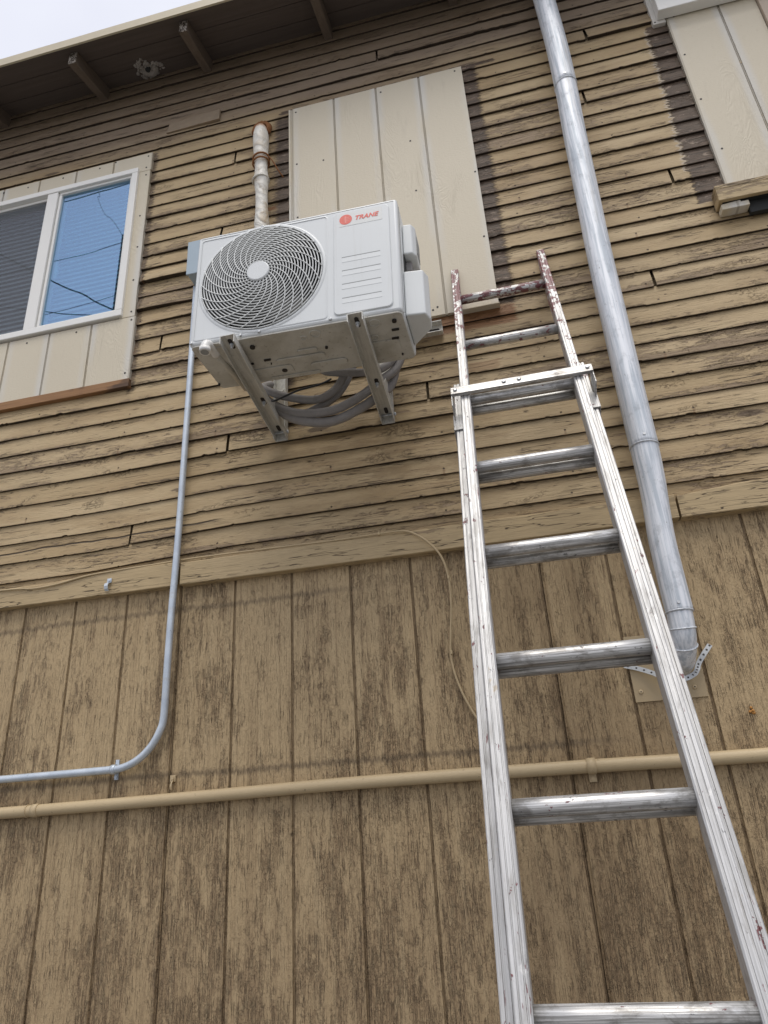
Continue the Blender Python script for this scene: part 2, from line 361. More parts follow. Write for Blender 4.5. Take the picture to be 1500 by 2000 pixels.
def mat_rung():
    t = NT('scuffed_ribbed_aluminium')
    X, Y, Z = t.xyz()
    st = t.noise(t.P, (5, 260, 260), 4, .65)
    bl = t.noise(t.P, (16, 30, 30), 5, .7, .5)
    c = t.mix(t.ss(st, .3, .68), (.27, .262, .25), (.80, .795, .78))
    c = t.mix(t.m('MULTIPLY', t.ss(bl, .47, .64), .65), c, (.20, .185, .165))
    c = t.mix(t.m('MULTIPLY', t.ss(t.noise(t.P, (3, 420, 420), 3, .6), .58, .68), .7), c, (.13, .12, .105))
    c = t.mix(t.m('MULTIPLY', t.ss(t.noise(t.P, (30, 60, 60), 4, .75), .64, .69), .8), c, (.04, .035, .04))
    n1 = t.noise(t.add(t.P, t.comb(3.1, 7.7, 1.3)), (34, 50, 60), 4, .62, .3)
    hi = t.m('ADD', t.m('MULTIPLY', t.ss(Z, 2.9, 3.6), .165), t.m('MULTIPLY', t.ss(Z, 2.75, 3.1), .02))
    red = t.ss(t.m('ADD', n1, hi), .668, .69)
    c = t.mix(t.m('MULTIPLY', red, .93), c, t.mix(bl, (.12, .03, .035), (.22, .065, .07)))
    metal = t.m('MULTIPLY', t.m('SUBTRACT', 1.0, red), .5)
    return t.fin(c, .42, metal, t.bump(t.m('ADD', st, t.m('MULTIPLY', red, .6)), .0008, .8))

def plain(name, col, rough=.5, metal=0., var=.12, k=30, bump=.0004, spec=.5):
    t = NT(name)
    n = t.noise(t.P, (k, k, k), 4, .6)
    c = t.mix(n, tuple(x * (1 - var) for x in col), tuple(min(1, x * (1 + var)) for x in col))
    return t.fin(c, rough, metal, t.bump(n, bump, .6), spec)

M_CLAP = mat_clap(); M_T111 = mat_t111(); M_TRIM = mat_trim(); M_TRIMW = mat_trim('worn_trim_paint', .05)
M_PATCH_C = mat_patch_grooved('beige_centre_panel_paint', -.517, .199)
M_PATCH_L = mat_patch_grooved('beige_window_panel_paint', -1.628, .2032)
M_PATCH_R = mat_patch_grooved('beige_right_panel_paint', 1.150, .2032)
def mat_soffit():
    t = NT('dark_brown_soffit_paint')
    g = t.noise(t.P, (2.5, 60, 60), 4, .6)
    c = t.mix(g, (.085, .068, .058), (.150, .121, .103))
    return t.fin(c, .8, 0, t.bump(g, .002, .7), .2)
M_SOFF = mat_soffit()
def mat_raft():
    t = NT('grey_brown_rafter_paint')
    g = t.noise(t.P, (60, 4, 60), 4, .6)
    e = t.noise(t.P, (160, 20, 160), 3, .6)
    c = t.mix(g, (.110, .085, .066), (.20, .158, .122))
    Y = t.xyz()[1]
    end = t.ss(Y, -.272, -.277)
    c = t.mix(end, c, t.mix(t.ss(e, .44, .56), (.05, .035, .025), (.42, .38, .33)))
    return t.fin(c, .75, 0, t.bump(e, .002, .7), .2)
M_RAFT = mat_raft()
M_FASC = plain('cream_drip_edge_paint', (.56, .49, .35), .5, 0, .10, 12)
M_ROOF = plain('grey_roofing', (.10, .10, .10), .9, 0, .3, 60)
M_VINYL = plain('white_vinyl', (.80, .79, .75), .38, 0, .03, 6, .0002)
def mat_case():
    t = NT('cool_white_powder_coat')
    n = t.noise(t.P, (7, 7, 7), 5, .65); f = t.noise(t.P, (260, 260, 260), 3, .6); dr = t.noise(t.P, (60, 60, 2.5), 4, .65)
    c = t.mix(n, (.70, .725, .72), (.735, .755, .755))
    c = t.mix(t.m('MULTIPLY', t.ss(dr, .54, .72), .14), c, (.50, .49, .44))
    c = t.mix(t.m('MULTIPLY', t.ss(f, .70, .76), .25), c, (.35, .33, .29))
    return t.fin(c, t.m('ADD', .30, t.m('MULTIPLY', n, .16)), 0, t.bump(f, .0002, .3))
M_WHITE = mat_case()
M_WHITE2 = plain('white_grille_plastic', (.72, .735, .72), .4, 0, .03, 8, .0001)
def mat_pan():
    t = NT('grimy_grey_base_pan')
    n = t.noise(t.P, (9, 9, 9), 5, .65); f = t.noise(t.P, (80, 80, 80), 3)
    c = t.mix(t.ss(n, .35, .7), (.60, .585, .53), (.44, .42, .36))
    c = t.mix(t.m('MULTIPLY', t.ss(f, .6, .72), .4), c, (.16, .12, .08))
    return t.fin(c, .5, .0, t.bump(n, .0015, .5))
M_PAN = mat_pan()
M_BRKT = mat_metal('galvanised_bracket_steel', (.66, .65, .60), (.52, .51, .47), .42, .15, 1, .2)
M_GALV = mat_metal('mottled_galvanised_steel', (.78, .80, .83), (.50, .545, .59), .44, .35, 2, .32)
M_EMT = mat_metal('galvanised_conduit_steel', (.60, .66, .72), (.50, .56, .63), .36, .5, -1, .2)
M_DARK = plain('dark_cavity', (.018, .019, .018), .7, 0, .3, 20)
M_BLACK = plain('black_screw', (.018, .014, .012), .6, 0, .3, 200)
M_FAN = plain('charcoal_fan_blade', (.045, .047, .045), .45, 0, .1, 10)
M_COIL = plain('dull_condenser_fins', (.085, .088, .085), .6, .3, .3, 90)
M_HOSE = plain('grey_foam_pipe_insulation', (.27, .255, .245), .75, 0, .22, 45, .002)
M_CABLEB = plain('black_cable_rubber', (.03, .03, .033), .5, 0, .2, 40)
M_PIPE = None
def mat_pipe():
    t = NT('beige_painted_pipe')
    X, Y, Z = t.xyz()
    n = t.noise(t.P, (3, 20, 20), 4, .6); f = t.noise(t.P, (90, 90, 90), 3)
    c = t.mix(n, (.43, .325, .185), (.53, .42, .255))
    c = t.mix(t.m('MULTIPLY', t.ss(f, .66, .74), .6), c, (.13, .09, .05))
    wr = t.noise(t.P, (40, 60, 260), 3, .6, 1.5)
    c = t.mix(t.m('MULTIPLY', t.ss(wr, .6, .7), .15), c, (.2, .15, .09))
    return t.fin(c, .5, 0, t.bump(t.m('ADD', n, t.m('MULTIPLY', wr, .6)), .0012, .7))
M_PIPE = mat_pipe()
M_TANC = plain('beige_painted_cable', (.47, .36, .205), .5, 0, .12, 30)
def mat_tape():
    t = NT('stained_white_pipe_tape')
    X, Y, Z = t.xyz()
    n = t.noise(t.P, (12, 12, 7), 4, .7, .8)
    sp = t.m('SINE', t.m('ADD', t.m('MULTIPLY', Z, 130), t.m('ADD', t.m('MULTIPLY', X, 60), t.m('MULTIPLY', n, 16))))
    c = t.mix(t.ss(n, .46, .68), (.66, .64, .58), (.40, .31, .20))
    c = t.mix(t.m('MULTIPLY', t.ss(sp, .9, 1.0), .3), c, (.32, .26, .19))
    c = t.mix(t.m('MULTIPLY', t.ss(t.m('ADD', Z, t.m('MULTIPLY', n, .16)), 4.53, 4.60), .85), c, (.36, .17, .065))
    return t.fin(c, .5, 0, t.bump(t.m('ADD', n, t.m('MULTIPLY', sp, .15)), .006, .9))
M_TAPE = mat_tape()
M_RUST = plain('rust_orange_foam', (.25, .105, .035), .85, 0, .45, 60, .004)
M_BARE = None
def mat_bare():
    t = NT('bare_orange_brown_timber')
    g = t.noise(t.P, (6, 60, 130), 4, .6)
    b = t.noise(t.P, (5, 9, 14), 3)
    c = t.mix(g, (.16, .075, .030), (.40, .215, .090))
    c = t.mix(t.m('MULTIPLY', t.ss(b, .58, .70), .8), c, (.04, .022, .014))
    return t.fin(c, .7, 0, t.bump(g, .0015, .8))
M_BARE = mat_bare()
M_BOX = plain('blue_grey_box_paint', (.36, .44, .50), .45, 0, .06, 12)
M_RED = plain('faded_red_sticker', (.78, .16, .12), .45, 0, .08, 40)
M_STICK = plain('pale_sticker', (.73, .74, .72), .35, 0, .01, 40)
M_LINE = plain('grey_groove_shade', (.30, .31, .31), .5, 0, .05, 40)
M_SLAT = plain('pale_blind_slat', (.78, .79, .78), .5, 0, .04, 10)
M_ROOM = plain('dark_room_wall', (.025, .03, .035), .9)
M_FOAM = plain('pale_dusty_foam', (.34, .31, .28), .9, 0, .45, 50, .006)
M_PVC = plain('white_pvc', (.75, .74, .71), .35, 0, .05, 12)
M_PLATE = plain('tan_painted_plate', (.40, .305, .175), .45, 0, .08, 14)
M_GROUND = plain('worn_concrete', (.17, .165, .155), .9, 0, .3, 8, .01)
M_CEMENT = plain('pale_concrete', (.20, .19, .175), .85, 0, .2, 6)
M_WOODP = plain('dark_pole_timber', (.07, .05, .035), .9, 0, .3, 9)

def mat_glass(name, tint, f_ref, trans):
    t = NT(name); t.t.nodes.remove(t.b)
    g = t.n('ShaderNodeBsdfGlossy'); g.inputs['Color'].default_value = (*tint, 1); g.inputs['Roughness'].default_value = .004
    tr = t.n('ShaderNodeBsdfTransparent'); tr.inputs['Color'].default_value = (*trans, 1)
    mxs = t.n('ShaderNodeMixShader'); mxs.inputs[0].default_value = f_ref
    t.t.links.new(tr.outputs[0], mxs.inputs[1]); t.t.links.new(g.outputs[0], mxs.inputs[2]); t.t.links.new(mxs.outputs[0], t.out.inputs[0])
    wv = t.noise(t.P, (3, 3, 3), 2)
    t.t.links.new(t.bump(wv, .0004, .05), g.inputs['Normal'])
    return t.mat
M_GLASS = mat_glass('blue_coated_window_glass', (.44, .60, .85), .42, (.66, .86, .90))
M_GLASS2 = mat_glass('grey_window_glass', (.62, .68, .78), .16, (.8, .86, .9))
def mat_screen():
    t = NT('grey_insect_mesh'); t.t.nodes.remove(t.b)
    d = t.n('ShaderNodeBsdfDiffuse'); d.inputs['Color'].default_value = (.165, .165, .168, 1)
    tr = t.n('ShaderNodeBsdfTransparent')
    mxs = t.n('ShaderNodeMixShader'); mxs.inputs[0].default_value = .50
    t.t.links.new(tr.outputs[0], mxs.inputs[1]); t.t.links.new(d.outputs[0], mxs.inputs[2]); t.t.links.new(mxs.outputs[0], t.out.inputs[0])
    return t.mat
M_SCREEN = mat_screen()

# ---------------------------------------------------------------- mesh helper
class MB:
    def __init__(s): s.v = []; s.f = []; s.mi = []; s.sm = []
    def _add(s, vs, fs, mi=0, sm=False):
        b = len(s.v); s.v += [tuple(p) for p in vs]
        for f in fs: s.f.append(tuple(b + i for i in f)); s.mi.append(mi); s.sm.append(sm)
        return s
    def box(s, x0, x1, y0, y1, z0, z1, mi=0, mat=None):
        vs = [Vector((x, y, z)) for z in (z0, z1) for y in (y0, y1) for x in (x0, x1)]
        if mat: vs = [mat @ p for p in vs]
        return s._add(vs, [(0, 2, 3, 1), (4, 5, 7, 6), (0, 1, 5, 4), (2, 6, 7, 3), (0, 4, 6, 2), (1, 3, 7, 5)], mi)
    def hexa(s, bottom, top, mi=0):   # 4 + 4 points, same winding
        return s._add(list(bottom) + list(top), [(3, 2, 1, 0), (4, 5, 6, 7), (0, 1, 5, 4), (1, 2, 6, 5), (2, 3, 7, 6), (3, 0, 4, 7)], mi)
    def prism(s, poly, a, b, axis='z', mi=0, mat=None, sm=False):
        n = len(poly)
        def P(u, v, t):
            p = {'z': (u, v, t), 'y': (u, t, v), 'x': (t, u, v)}[axis]; p = Vector(p); return mat @ p if mat else p
        vs = [P(u, v, a) for u, v in poly] + [P(u, v, b) for u, v in poly]
        fs = [tuple(range(n))[::-1], tuple(range(n, 2 * n))]
        s._add(vs, fs, mi)
        b0 = len(s.v) - 2 * n
        for i in range(n):
            s.f.append((b0 + i, b0 + (i + 1) % n, b0 + n + (i + 1) % n, b0 + n + i)); s.mi.append(mi); s.sm.append(sm)
        return s
    def tube(s, path, r, n=12, cap=True, mi=0, prof=None, closed=False, flat=1.0):
        path = [Vector(p) for p in path]; N = len(path)
        rs = r if isinstance(r, (list, tuple)) else [r] * N
        t0 = (path[1] - path[0]).normalized()
        u = t0.orthogonal().normalized() if abs(t0.y) > .9 else t0.cross(Vector((0, 1, 0))).normalized()
        vs = []; prev = t0
        for i, p in enumerate(path):
            if closed: t = (path[(i + 1) % N] - path[i - 1]).normalized()
            else: t = (path[min(i + 1, N - 1)] - path[max(i - 1, 0)]).normalized()
            q = prev.rotation_difference(t); u = (q @ u).normalized(); prev = t
            w_ = t.cross(u).normalized()
            for k in range(n):
                a = 2 * math.pi * k / n; rr = rs[i] * (prof[k] if prof else 1)
                vs.append(p + u * math.cos(a) * rr + w_ * math.sin(a) * rr * flat)
        fs = []
        for i in range(N - 1 + (1 if closed else 0)):
            j = (i + 1) % N
            for k in range(n): fs.append((i * n + k, i * n + (k + 1) % n, j * n + (k + 1) % n, j * n + k))
        s._add(vs, fs, mi, True)
        if cap and not closed:
            b0 = len(s.v) - len(vs)
            s.f.append(tuple(b0 + k for k in range(n))[::-1]); s.mi.append(mi); s.sm.append(False)
            s.f.append(tuple(b0 + (N - 1) * n + k for k in range(n))); s.mi.append(mi); s.sm.append(False)
        return s
    def disc(s, c, nrm, r, h=.003, n=12, mi=0):
        c = Vector(c); nrm = Vector(nrm).normalized()
        return s.tube([c, c + nrm * h], r, n, True, mi)
    def build(s, name, mats, parent=None, bevel=0, segs=2, rot=None, ang=40):
        me = bpy.data.meshes.new(name); me.from_pydata(s.v, [], s.f)
        if not isinstance(mats, (list, tuple)): mats = [mats]
        for m_ in mats: me.materials.append(m_)
        me.polygons.foreach_set('material_index', s.mi); me.polygons.foreach_set('use_smooth', s.sm)
        bm = bmesh.new(); bm.from_mesh(me); bmesh.ops.recalc_face_normals(bm, faces=bm.faces); bm.to_mesh(me); bm.free()
        me.update()
        o = bpy.data.objects.new(name, me); COL.objects.link(o)
        if parent: o.parent = parent
        if bevel:
            b = o.modifiers.new('bevel', 'BEVEL'); b.width = bevel; b.segments = segs; b.limit_method = 'ANGLE'; b.angle_limit = R(ang)
        return o
def tag(o, label, cat=None, group=None, kind=None):
    if label: o['label'] = label
    if cat: o['category'] = cat
    if group: o['group'] = group
    if kind: o['kind'] = kind
    return o
def thing(name, label, cat, loc=(0, 0, 0), rot=(0, 0, 0), group=None):
    o = bpy.data.objects.new(name, None); COL.objects.link(o); o.location = loc; o.rotation_euler = rot
    o.empty_display_size = .1
    return tag(o, label, cat, group)
def spline(pts, n=8):
    pts = [Vector(p) for p in pts]; o = []
    for i in range(len(pts) - 1):
        p0, p1, p2, p3 = pts[max(i - 1, 0)], pts[i], pts[i + 1], pts[min(i + 2, len(pts) - 1)]
        for k in range(n):
            t = k / n
            o.append(.5 * ((2 * p1) + (p2 - p0) * t + (2 * p0 - 5 * p1 + 4 * p2 - p3) * t * t + (3 * p1 - p0 - 3 * p2 + p3) * t ** 3))
    o.append(pts[-1]); return o
def nz(x, y=0, z=0): return mnoise.noise(Vector((x, y, z)))

# ---------------------------------------------------------------- ground
g = MB(); g.box(-150, 150, -150, 150, -.3, 0)
tag(g.build('ground', M_GROUND), None, None, None, 'structure')

# ================================================================= HOUSE
house = thing('house', 'old two storey house wall with peeling tan clapboards over grooved plywood', 'house', (-.5, 0, 0))
HL = Vector((-.5, 0, 0))
def hb(mb, name, mats, **k):
    """link a mesh given in world coordinates under the house"""
    mb.v = [(x - HL.x, y - HL.y, z - HL.z) for x, y, z in mb.v]
    o = mb.build(name, mats, house, **k)
    return o
# the house's materials read Object coordinates; keep every wall mesh at the world origin instead
def hw(mb, name, mats, parent=None, **k):
    o = mb.build(name, mats, None, **k); o.parent = parent or house
    par = Vector((0, 0, 0)); q = o.parent
    while q is not None: par += q.location; q = q.parent
    o.location = -par
    return o

# --- clapboards: rows of irregular lapped boards
WX0, WX1, WZ0, WZ1 = -2.75, -1.502, 3.625, 4.485       # window opening
def clapboards():
    mb = MB(); x0, x1 = -3.0, 2.0; nx = 1000; rows = 36; rowv = []
    joints = {1: [-1.355], 5: [-.985], 10: [.62], 14: [-1.9], 3: [.30], 6: [-.22], 12: [-1.30], 16: [.78], 19: [-1.05], 23: [.55], 25: [-1.0], 21: [1.3], 2: [.95], 7: [1.2], 28: [.62], 13: [-.4], 31: [-.3]}
    for r in range(rows):
        zb = Z0 + r * EXPO; zt = zb + EXPO + .006
        sd = r * 17.3; jl = joints.get(r, [])
        base = len(mb.v)
        for i in range(nx + 1):
            x = x0 + (x1 - x0) * i / nx
            seg = sum(1 for j in jl if x > j); s2 = sd + seg * 5.1
            chip = 0
            e = nz(x * 9, s2 + 4) + .5 * nz(x * 31, s2 + 9)
            if e > .50: chip = .0020 + (e - .50) * .010
            if nz(x * 55, s2 + 71) > .62: chip += .0025
            sag = -.024 * max(0, 1 - r / 9) * min(1, max(0, (-.95 - x) / .55))
            dz = sag + .0016 * nz(x * 1.1, s2) + .0004 * nz(x * 14, s2) + .0005 * nz(x * 60, s2) + chip + (.0018 if seg % 2 else 0)
            bow = max(0, nz(x * 1.25, s2 + 30)) * .009 + .0008 * nz(x * 18, s2 + 2)
            if seg % 2: bow += .002
            if r == 17: bow += .012 * math.exp(-((x + 1.30) / .22) ** 2)     # sprung boards left of the unit
            if r == 19: bow += .007 * math.exp(-((x + 1.15) / .2) ** 2)
            if r == 15: bow += .010 * math.exp(-((x + 1.35) / .25) ** 2)
            yf = -.0172 - bow
            if x < -1.42 and r > 9: yf = max(yf, -.0225)
            # profile: underside back, lower arris, slightly rounded front, top
            mb.v += [(x, .002, zb + dz + .001), (x, yf + .0012, zb + dz), (x, yf, zb + dz + .0016),
                     (x, yf + .0030, zb + dz + .030), (x, -.0085, zt + sag)]
            rowv.extend([r + .001, r + .004, r + .03, r + .40, r + .999])
        for i in range(nx):
            xc = x0 + (x1 - x0) * (i + .5) / nx; zc = zb + EXPO / 2
            if WX0 < xc < WX1 + .005 and WZ0 - .03 < zc < WZ1 + .03: continue
            if any(abs(xc - j) < .0045 for j in jl): continue
            a = base + i * 5
            for k in range(4):
                mb.f.append((a + k, a + 5 + k, a + 6 + k, a + 1 + k)); mb.mi.append(0); mb.sm.append(False)
    # sheathing behind, with the window opening left out
    mb.box(-3.0, 2.0, .012, .05, 2.35, WZ0 - .005)
    mb.box(-3.0, 2.0, .012, .05, WZ1 + .005, 5.3)
    mb.box(WX1 + .001, 2.0, .012, .05, WZ0 - .005, WZ1 + .005)
    mb.box(-3.0, WX0, .012, .05, WZ0 - .005, WZ1 + .005)
    mb.box(-3.0, 2.0, -.0075, .0119, 2.43, 2.4995)
    rowv.extend([0.5] * (len(mb.v) - len(rowv)))
    return mb, rowv
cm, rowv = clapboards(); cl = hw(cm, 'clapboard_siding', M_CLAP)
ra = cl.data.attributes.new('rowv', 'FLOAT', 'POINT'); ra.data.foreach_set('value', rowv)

# --- grooved plywood below
def t111():
    prof = [(-3.0, 0)]
    k = -6
    gw, gd = .0048, .0055
    while GX0 + k * GS < 2.0:
        gx = GX0 + k * GS
        if gx > -2.98:
            prof += [(gx - gw, 0), (gx - gw + .0012, gd), (gx + gw - .0012, gd), (gx + gw, 0)]
            if k % 6 == 3: prof[-2:] = [(gx + .0005, gd), (gx + .0012, .012), (gx + .0024, .012), (gx + .003, gd), (gx + .010, gd), (gx + .0108, 0)]
        k += 1
    prof.append((2.0, 0))
    mb = MB(); zs = [0, .6, 1.2, 1.8, 2.40]
    n = len(prof); vs = []
    for z in zs:
        for (x, y) in prof: vs.append((x, y, z))
    fs = [(j * n + i, j * n + i + 1, (j + 1) * n + i + 1, (j + 1) * n + i) for j in range(len(zs) - 1) for i in range(n - 1)]
    mb._add(vs, fs)
    mb.box(-3.0, 2.0, .016, .06, 0, 2.41)
    rr = random.Random(3)
    for i in range(34):      # nail heads
        x = GX0 + rr.randint(-1, 14) * GS + rr.choice((-.025, .02, .03)); z = rr.uniform(.9, 2.3)
        mb.disc((x, .001, z), (0, -1, 0), .0035, .0025, 8)
    return mb
hw(t111(), 'plywood_siding', M_T111)

# --- trim boards between the two claddings
def board(x0, x1, zt, zb, y0=-.031, y1=.002, seed=0, amp=.0015, n=80, chipk=1.0):
    mb = MB()
    for i in range(n + 1):
        x = x0 + (x1 - x0) * i / n
        T = zt(x) + amp * nz(x * 5, seed) + .0007 * nz(x * 40, seed)
        e = nz(x * 12, seed + 5) + .6 * nz(x * 45, seed + 8)
        B = zb(x) + amp * .6 * nz(x * 3, seed + 3) + max(0, e - .55) * .012 * chipk
        yf = y0 + .0012 * nz(x * 4, seed + 11)
        mb.v += [(x, y1, B), (x, yf + .002, B), (x, yf, B + .002), (x, yf, T - .003), (x, yf + .003, T), (x, y1, T)]
    for i in range(n):
        a = i * 6
        for k in range(6): mb.f.append((a + k, a + 6 + k, a + 6 + (k + 1) % 6, a + (k + 1) % 6)); mb.mi.append(0); mb.sm.append(False)
    mb.f.append(tuple(range(6))); mb.mi.append(0); mb.sm.append(False)
    mb.f.append(tuple(n * 6 + k for k in range(6))); mb.mi.append(0); mb.sm.append(False)
    return mb
hw(board(-3.0, -1.151, lambda x: 2.452 if x > -1.35 else 2.452 - .012 * min(1, (-1.35 - x) / .3), lambda x: 2.366, seed=2), 'trim_board', M_TRIM)
hw(board(-1.136, .503, lambda x: 2.446, lambda x: 2.366 + .004 * max(0, x + .1), y0=-.034, seed=8), 'trim_board', M_TRIM)
o = hw(board(.509, 2.0, lambda x: 2.438 + .016 * min(1, max(0, (x - .5) / .2)), lambda x: 2.367, y0=-.038, seed=13, chipk=2), 'trim_board', M_TRIMW)
o['label'] = 'more weathered trim board with open cracks'

# --- loose clapboard pieces
mb = MB()
mb.hexa([(-1.365, -.023, 4.705), (-1.085, -.031, 4.700), (-1.085, -.018, 4.700), (-1.365, -.012, 4.705)],
        [(-1.355, -.018, 4.772), (-1.085, -.026, 4.775), (-1.085, -.012, 4.775), (-1.355, -.010, 4.772)])
o = hw(mb, 'loose_board', plain('dull_brown_board_paint', (.275, .21, .14), .65, 0, .25, 25, .002), bevel=.0015); o['label'] = 'short loose board proud of the siding'
mb = MB(); mb.box(-.080, .078, -.040, -.008, 3.288, 3.2935)
o = hw(mb, 'sill_strip', M_PATCH_R, bevel=.001); o['label'] = 'thin beige strip left under the patch panel'
mb = MB(); mb.box(-2.8, -1.418, -.034, 0, 3.238, 3.277)
hw(mb, 'bare_ledge', M_BARE, bevel=.002)

# --- beige patch panels
def grooved(x0, x1, z0, z1, gl, yf=-.026, yb=-.003, edgewob=0, seed=0, screws=()):
    mb = MB(); pr = [(x0, yf)]
    for gx in gl:
        if x0 + .01 < gx < x1 - .01: pr += [(gx - .0048, yf), (gx - .004, yf + .005), (gx - .0012, yf + .005), (gx - .001, yf + .0025), (gx + .001, yf + .0025), (gx + .0012, yf + .005), (gx + .004, yf + .005), (gx + .0048, yf)]
    pr += [(x1, yf), (x1, yb), (x0, yb)]
    n = len(pr); nzs = 24; vs = []
    for j in range(nzs + 1):
        z = z0 + (z1 - z0) * j / nzs
        for i, (x, y) in enumerate(pr):
            if edgewob and i in (n - 2, n - 3): x += edgewob * nz(z * 9, seed)
            vs.append((x, y, z))
    fs = [(j * n + i, j * n + (i + 1) % n, (j + 1) * n + (i + 1) % n, (j + 1) * n + i) for j in range(nzs) for i in range(n)]
    mb._add(vs, fs); mb._add(vs[:n], [tuple(range(n))]); mb._add(vs[-n:], [tuple(range(n))])
    for (x, z) in screws: mb.disc((x, yf + .001, z), (0, -1, 0), .0042, .002, 10, 1)
    return mb
hw(grooved(-.735, .0755, 3.297, 4.637, [-.722, -.517, -.318, -.119], screws=[(-.700, 4.61), (-.698, 4.27), (-.575, 4.255), (-.295, 4.60), (.045, 4.615), (.065, 3.98), (-.185, 4.245), (-.183, 3.95), (.060, 3.63), (-.168, 3.325), (-.150, 3.335), (-.697, 3.95)]),
   'patch_panel', [M_PATCH_C, M_BLACK])
# around the left window
gl = sorted(-1.628 - .2032 * k for k in range(6))
hw(grooved(-2.8, -1.424, 4.470, 4.585, gl, -.0275, screws=[(-1.445, 4.565), (-1.45, 4.49), (-1.705, 4.565), (-1.905, 4.562), (-2.10, 4.558), (-2.24, 4.565), (-1.62, 4.578)]), 'patch_panel', [M_PATCH_L, M_BLACK])
hw(grooved(-1.500, -1.427, 3.600, 4.467, [], -.0275, edgewob=.004, screws=[(-1.447, 4.44), (-1.455, 4.18), (-1.45, 3.99), (-1.452, 3.80), (-1.445, 3.625)]), 'patch_panel', [M_PATCH_L, M_BLACK])
hw(grooved(-2.8, -1.422, 3.280, 3.5965, gl, -.0275, screws=[(-1.44, 3.58), (-1.443, 3.31), (-1.70, 3.575), (-1.94, 3.572), (-2.09, 3.565)]), 'patch_panel', [M_PATCH_L, M_BLACK])
# right patch panel, below the second window
hw(grooved(.944, 1.290, 3.590, 4.64, [1.150], -.027, screws=[(.975, 4.605), (.965, 4.36), (.965, 4.09), (.975, 3.81)]), 'patch_panel', [M_PATCH_R, M_BLACK])
mb = MB(); mb.box(1.293, 2.0, -.040, 0, 3.595, 5.0)
hw(mb, 'wall_return', plain('pinkish_beige_board', (.46, .375, .29), .6, 0, .06, 12), bevel=.002)

# --- roof overhang
sl_ = .36
def roofz(y): return 5.070 + sl_ * (.30 + y)        # underside height at y (y<0 outwards)
mb = MB()
ys = [-.315, -.205, -.10, .015, .06]
for i in range(len(ys) - 1):     # boards running along the wall with open joints
    a, b = ys[i] + .0015, ys[i + 1] - .0015
    mb.hexa([(-3.0, a, roofz(a)), (2.0, a, roofz(a)), (2.0, b, roofz(b)), (-3.0, b, roofz(b))],
            [(-3.0, a, roofz(a) + .019), (2.0, a, roofz(a) + .019), (2.0, b, roofz(b) + .019), (-3.0, b, roofz(b) + .019)])
o = hw(mb, 'roof', M_SOFF)
mb = MB()
mb.hexa([(-3.0, -.318, roofz(-.318) + .022), (2.0, -.318, roofz(-.318) + .022), (2.0, 2.0, roofz(2.0) + .022), (-3.0, 2.0, roofz(2.0) + .022)],
        [(-3.0, -.318, roofz(-.318) + .032), (2.0, -.318, roofz(-.318) + .032), (2.0, 2.0, roofz(2.0) + .032), (-3.0, 2.0, roofz(2.0) + .032)])
o2 = mb.build('roofing', M_ROOF); o2.parent = o
mb = MB()
N = 60
for i in range(N + 1):
    x = -3.0 + 5.0 * i / N; e = .0025 * nz(x * 3, 4) + .001 * nz(x * 17, 2)
    mb.v += [(x, -.3165, 5.052 + e * .5), (x, -.3265, 5.050 + e * .5), (x, -.3265, 5.101 + e), (x, -.3165, 5.103 + e)]
for i in range(N):
    a = i * 4
    for k in range(4): mb.f.append((a + k, a + 4 + k, a + 4 + (k + 1) % 4, a + (k + 1) % 4)); mb.mi.append(0); mb.sm.append(False)
o2 = mb.build('drip_edge', M_FASC); o2.parent = o
for rxx in (-2.335, -1.745, -1.165, -.530, .085, .69, 1.30):
    mb = MB(); hh = .085; wd = .040
    pts = [(-.278, roofz(-.278) - .001 - hh * .92), (-.278, roofz(-.278) - .001), (.012, roofz(.012) - .001), (.012, roofz(.012) - hh - .003)]
    mb.prism([(y, z) for y, z in pts], rxx - wd / 2, rxx + wd / 2, 'x')
    hw(mb, 'rafter', M_RAFT, bevel=.002)
# dusty foam blob on the soffit
mb = MB(); c = Vector((-1.468, -.075, roofz(-.075) + .002))
rr = random.Random(5)
mb.tube([c + Vector((0, 0, .004)), c - Vector((0, 0, .004)), c - Vector((0, 0, .007))], [.050, .047, .030], 26)
for k in range(150):
    a = rr.uniform(0, 6.283); q = rr.uniform(.012, 1) ** .5 * (.060 + .012 * math.sin(3 * a + 1) + .006 * math.sin(7 * a))
    p = c + Vector((math.cos(a) * q * 1.15, math.sin(a) * q * .95, sl_ * math.sin(a) * q)); s_ = rr.uniform(.004, .010)
    mb.tube([p + Vector((0, 0, .003)), p - Vector((rr.uniform(-.003, .003), .003, s_ * .6 + .003)), p - Vector((0, .003, s_ * .9 + .004))], [s_, s_ * .85, s_ * .25], 7)
hw(mb, 'foam_patch', M_FOAM)
mb = MB(); mb.disc((-1.468, -.078, roofz(-.078) - .002), (0, -.1, -1), .013, .017, 10)
hw(mb, 'foam_hole', M_DARK)

# --- left window (vinyl slider)
win = bpy.data.objects.new('window', None); COL.objects.link(win); win.parent = house; win.location = (-2.0 + .5, 0, 4.05)
win.empty_display_size = .1
FX1, FZ0, FZ1 = -1.484, 3.606, 4.487
def frame_ring(x0, x1, z0, z1, wx, wz0, wz1, y0, y1):
    mb = MB()
    mb.box(x0, x1, y0, y1, z0, z0 + wz0); mb.box(x0, x1, y0, y1, z1 - wz1, z1)
    mb.box(x0, x0 + wx, y0 + .0005, y1, z0 + wz0, z1 - wz1); mb.box(x1 - wx, x1, y0 + .0005, y1, z0 + wz0, z1 - wz1)
    return mb
hw(frame_ring(-2.72, FX1, FZ0, FZ1, .030, .032, .030, -.042, .03), 'frame', M_VINYL, win, bevel=.003)
hw(frame_ring(-1.906, FX1 - .030, FZ0 + .032, FZ1 - .030, .013, .014, .013, -.030, .02), 'sash', M_VINYL, win, bevel=.002)
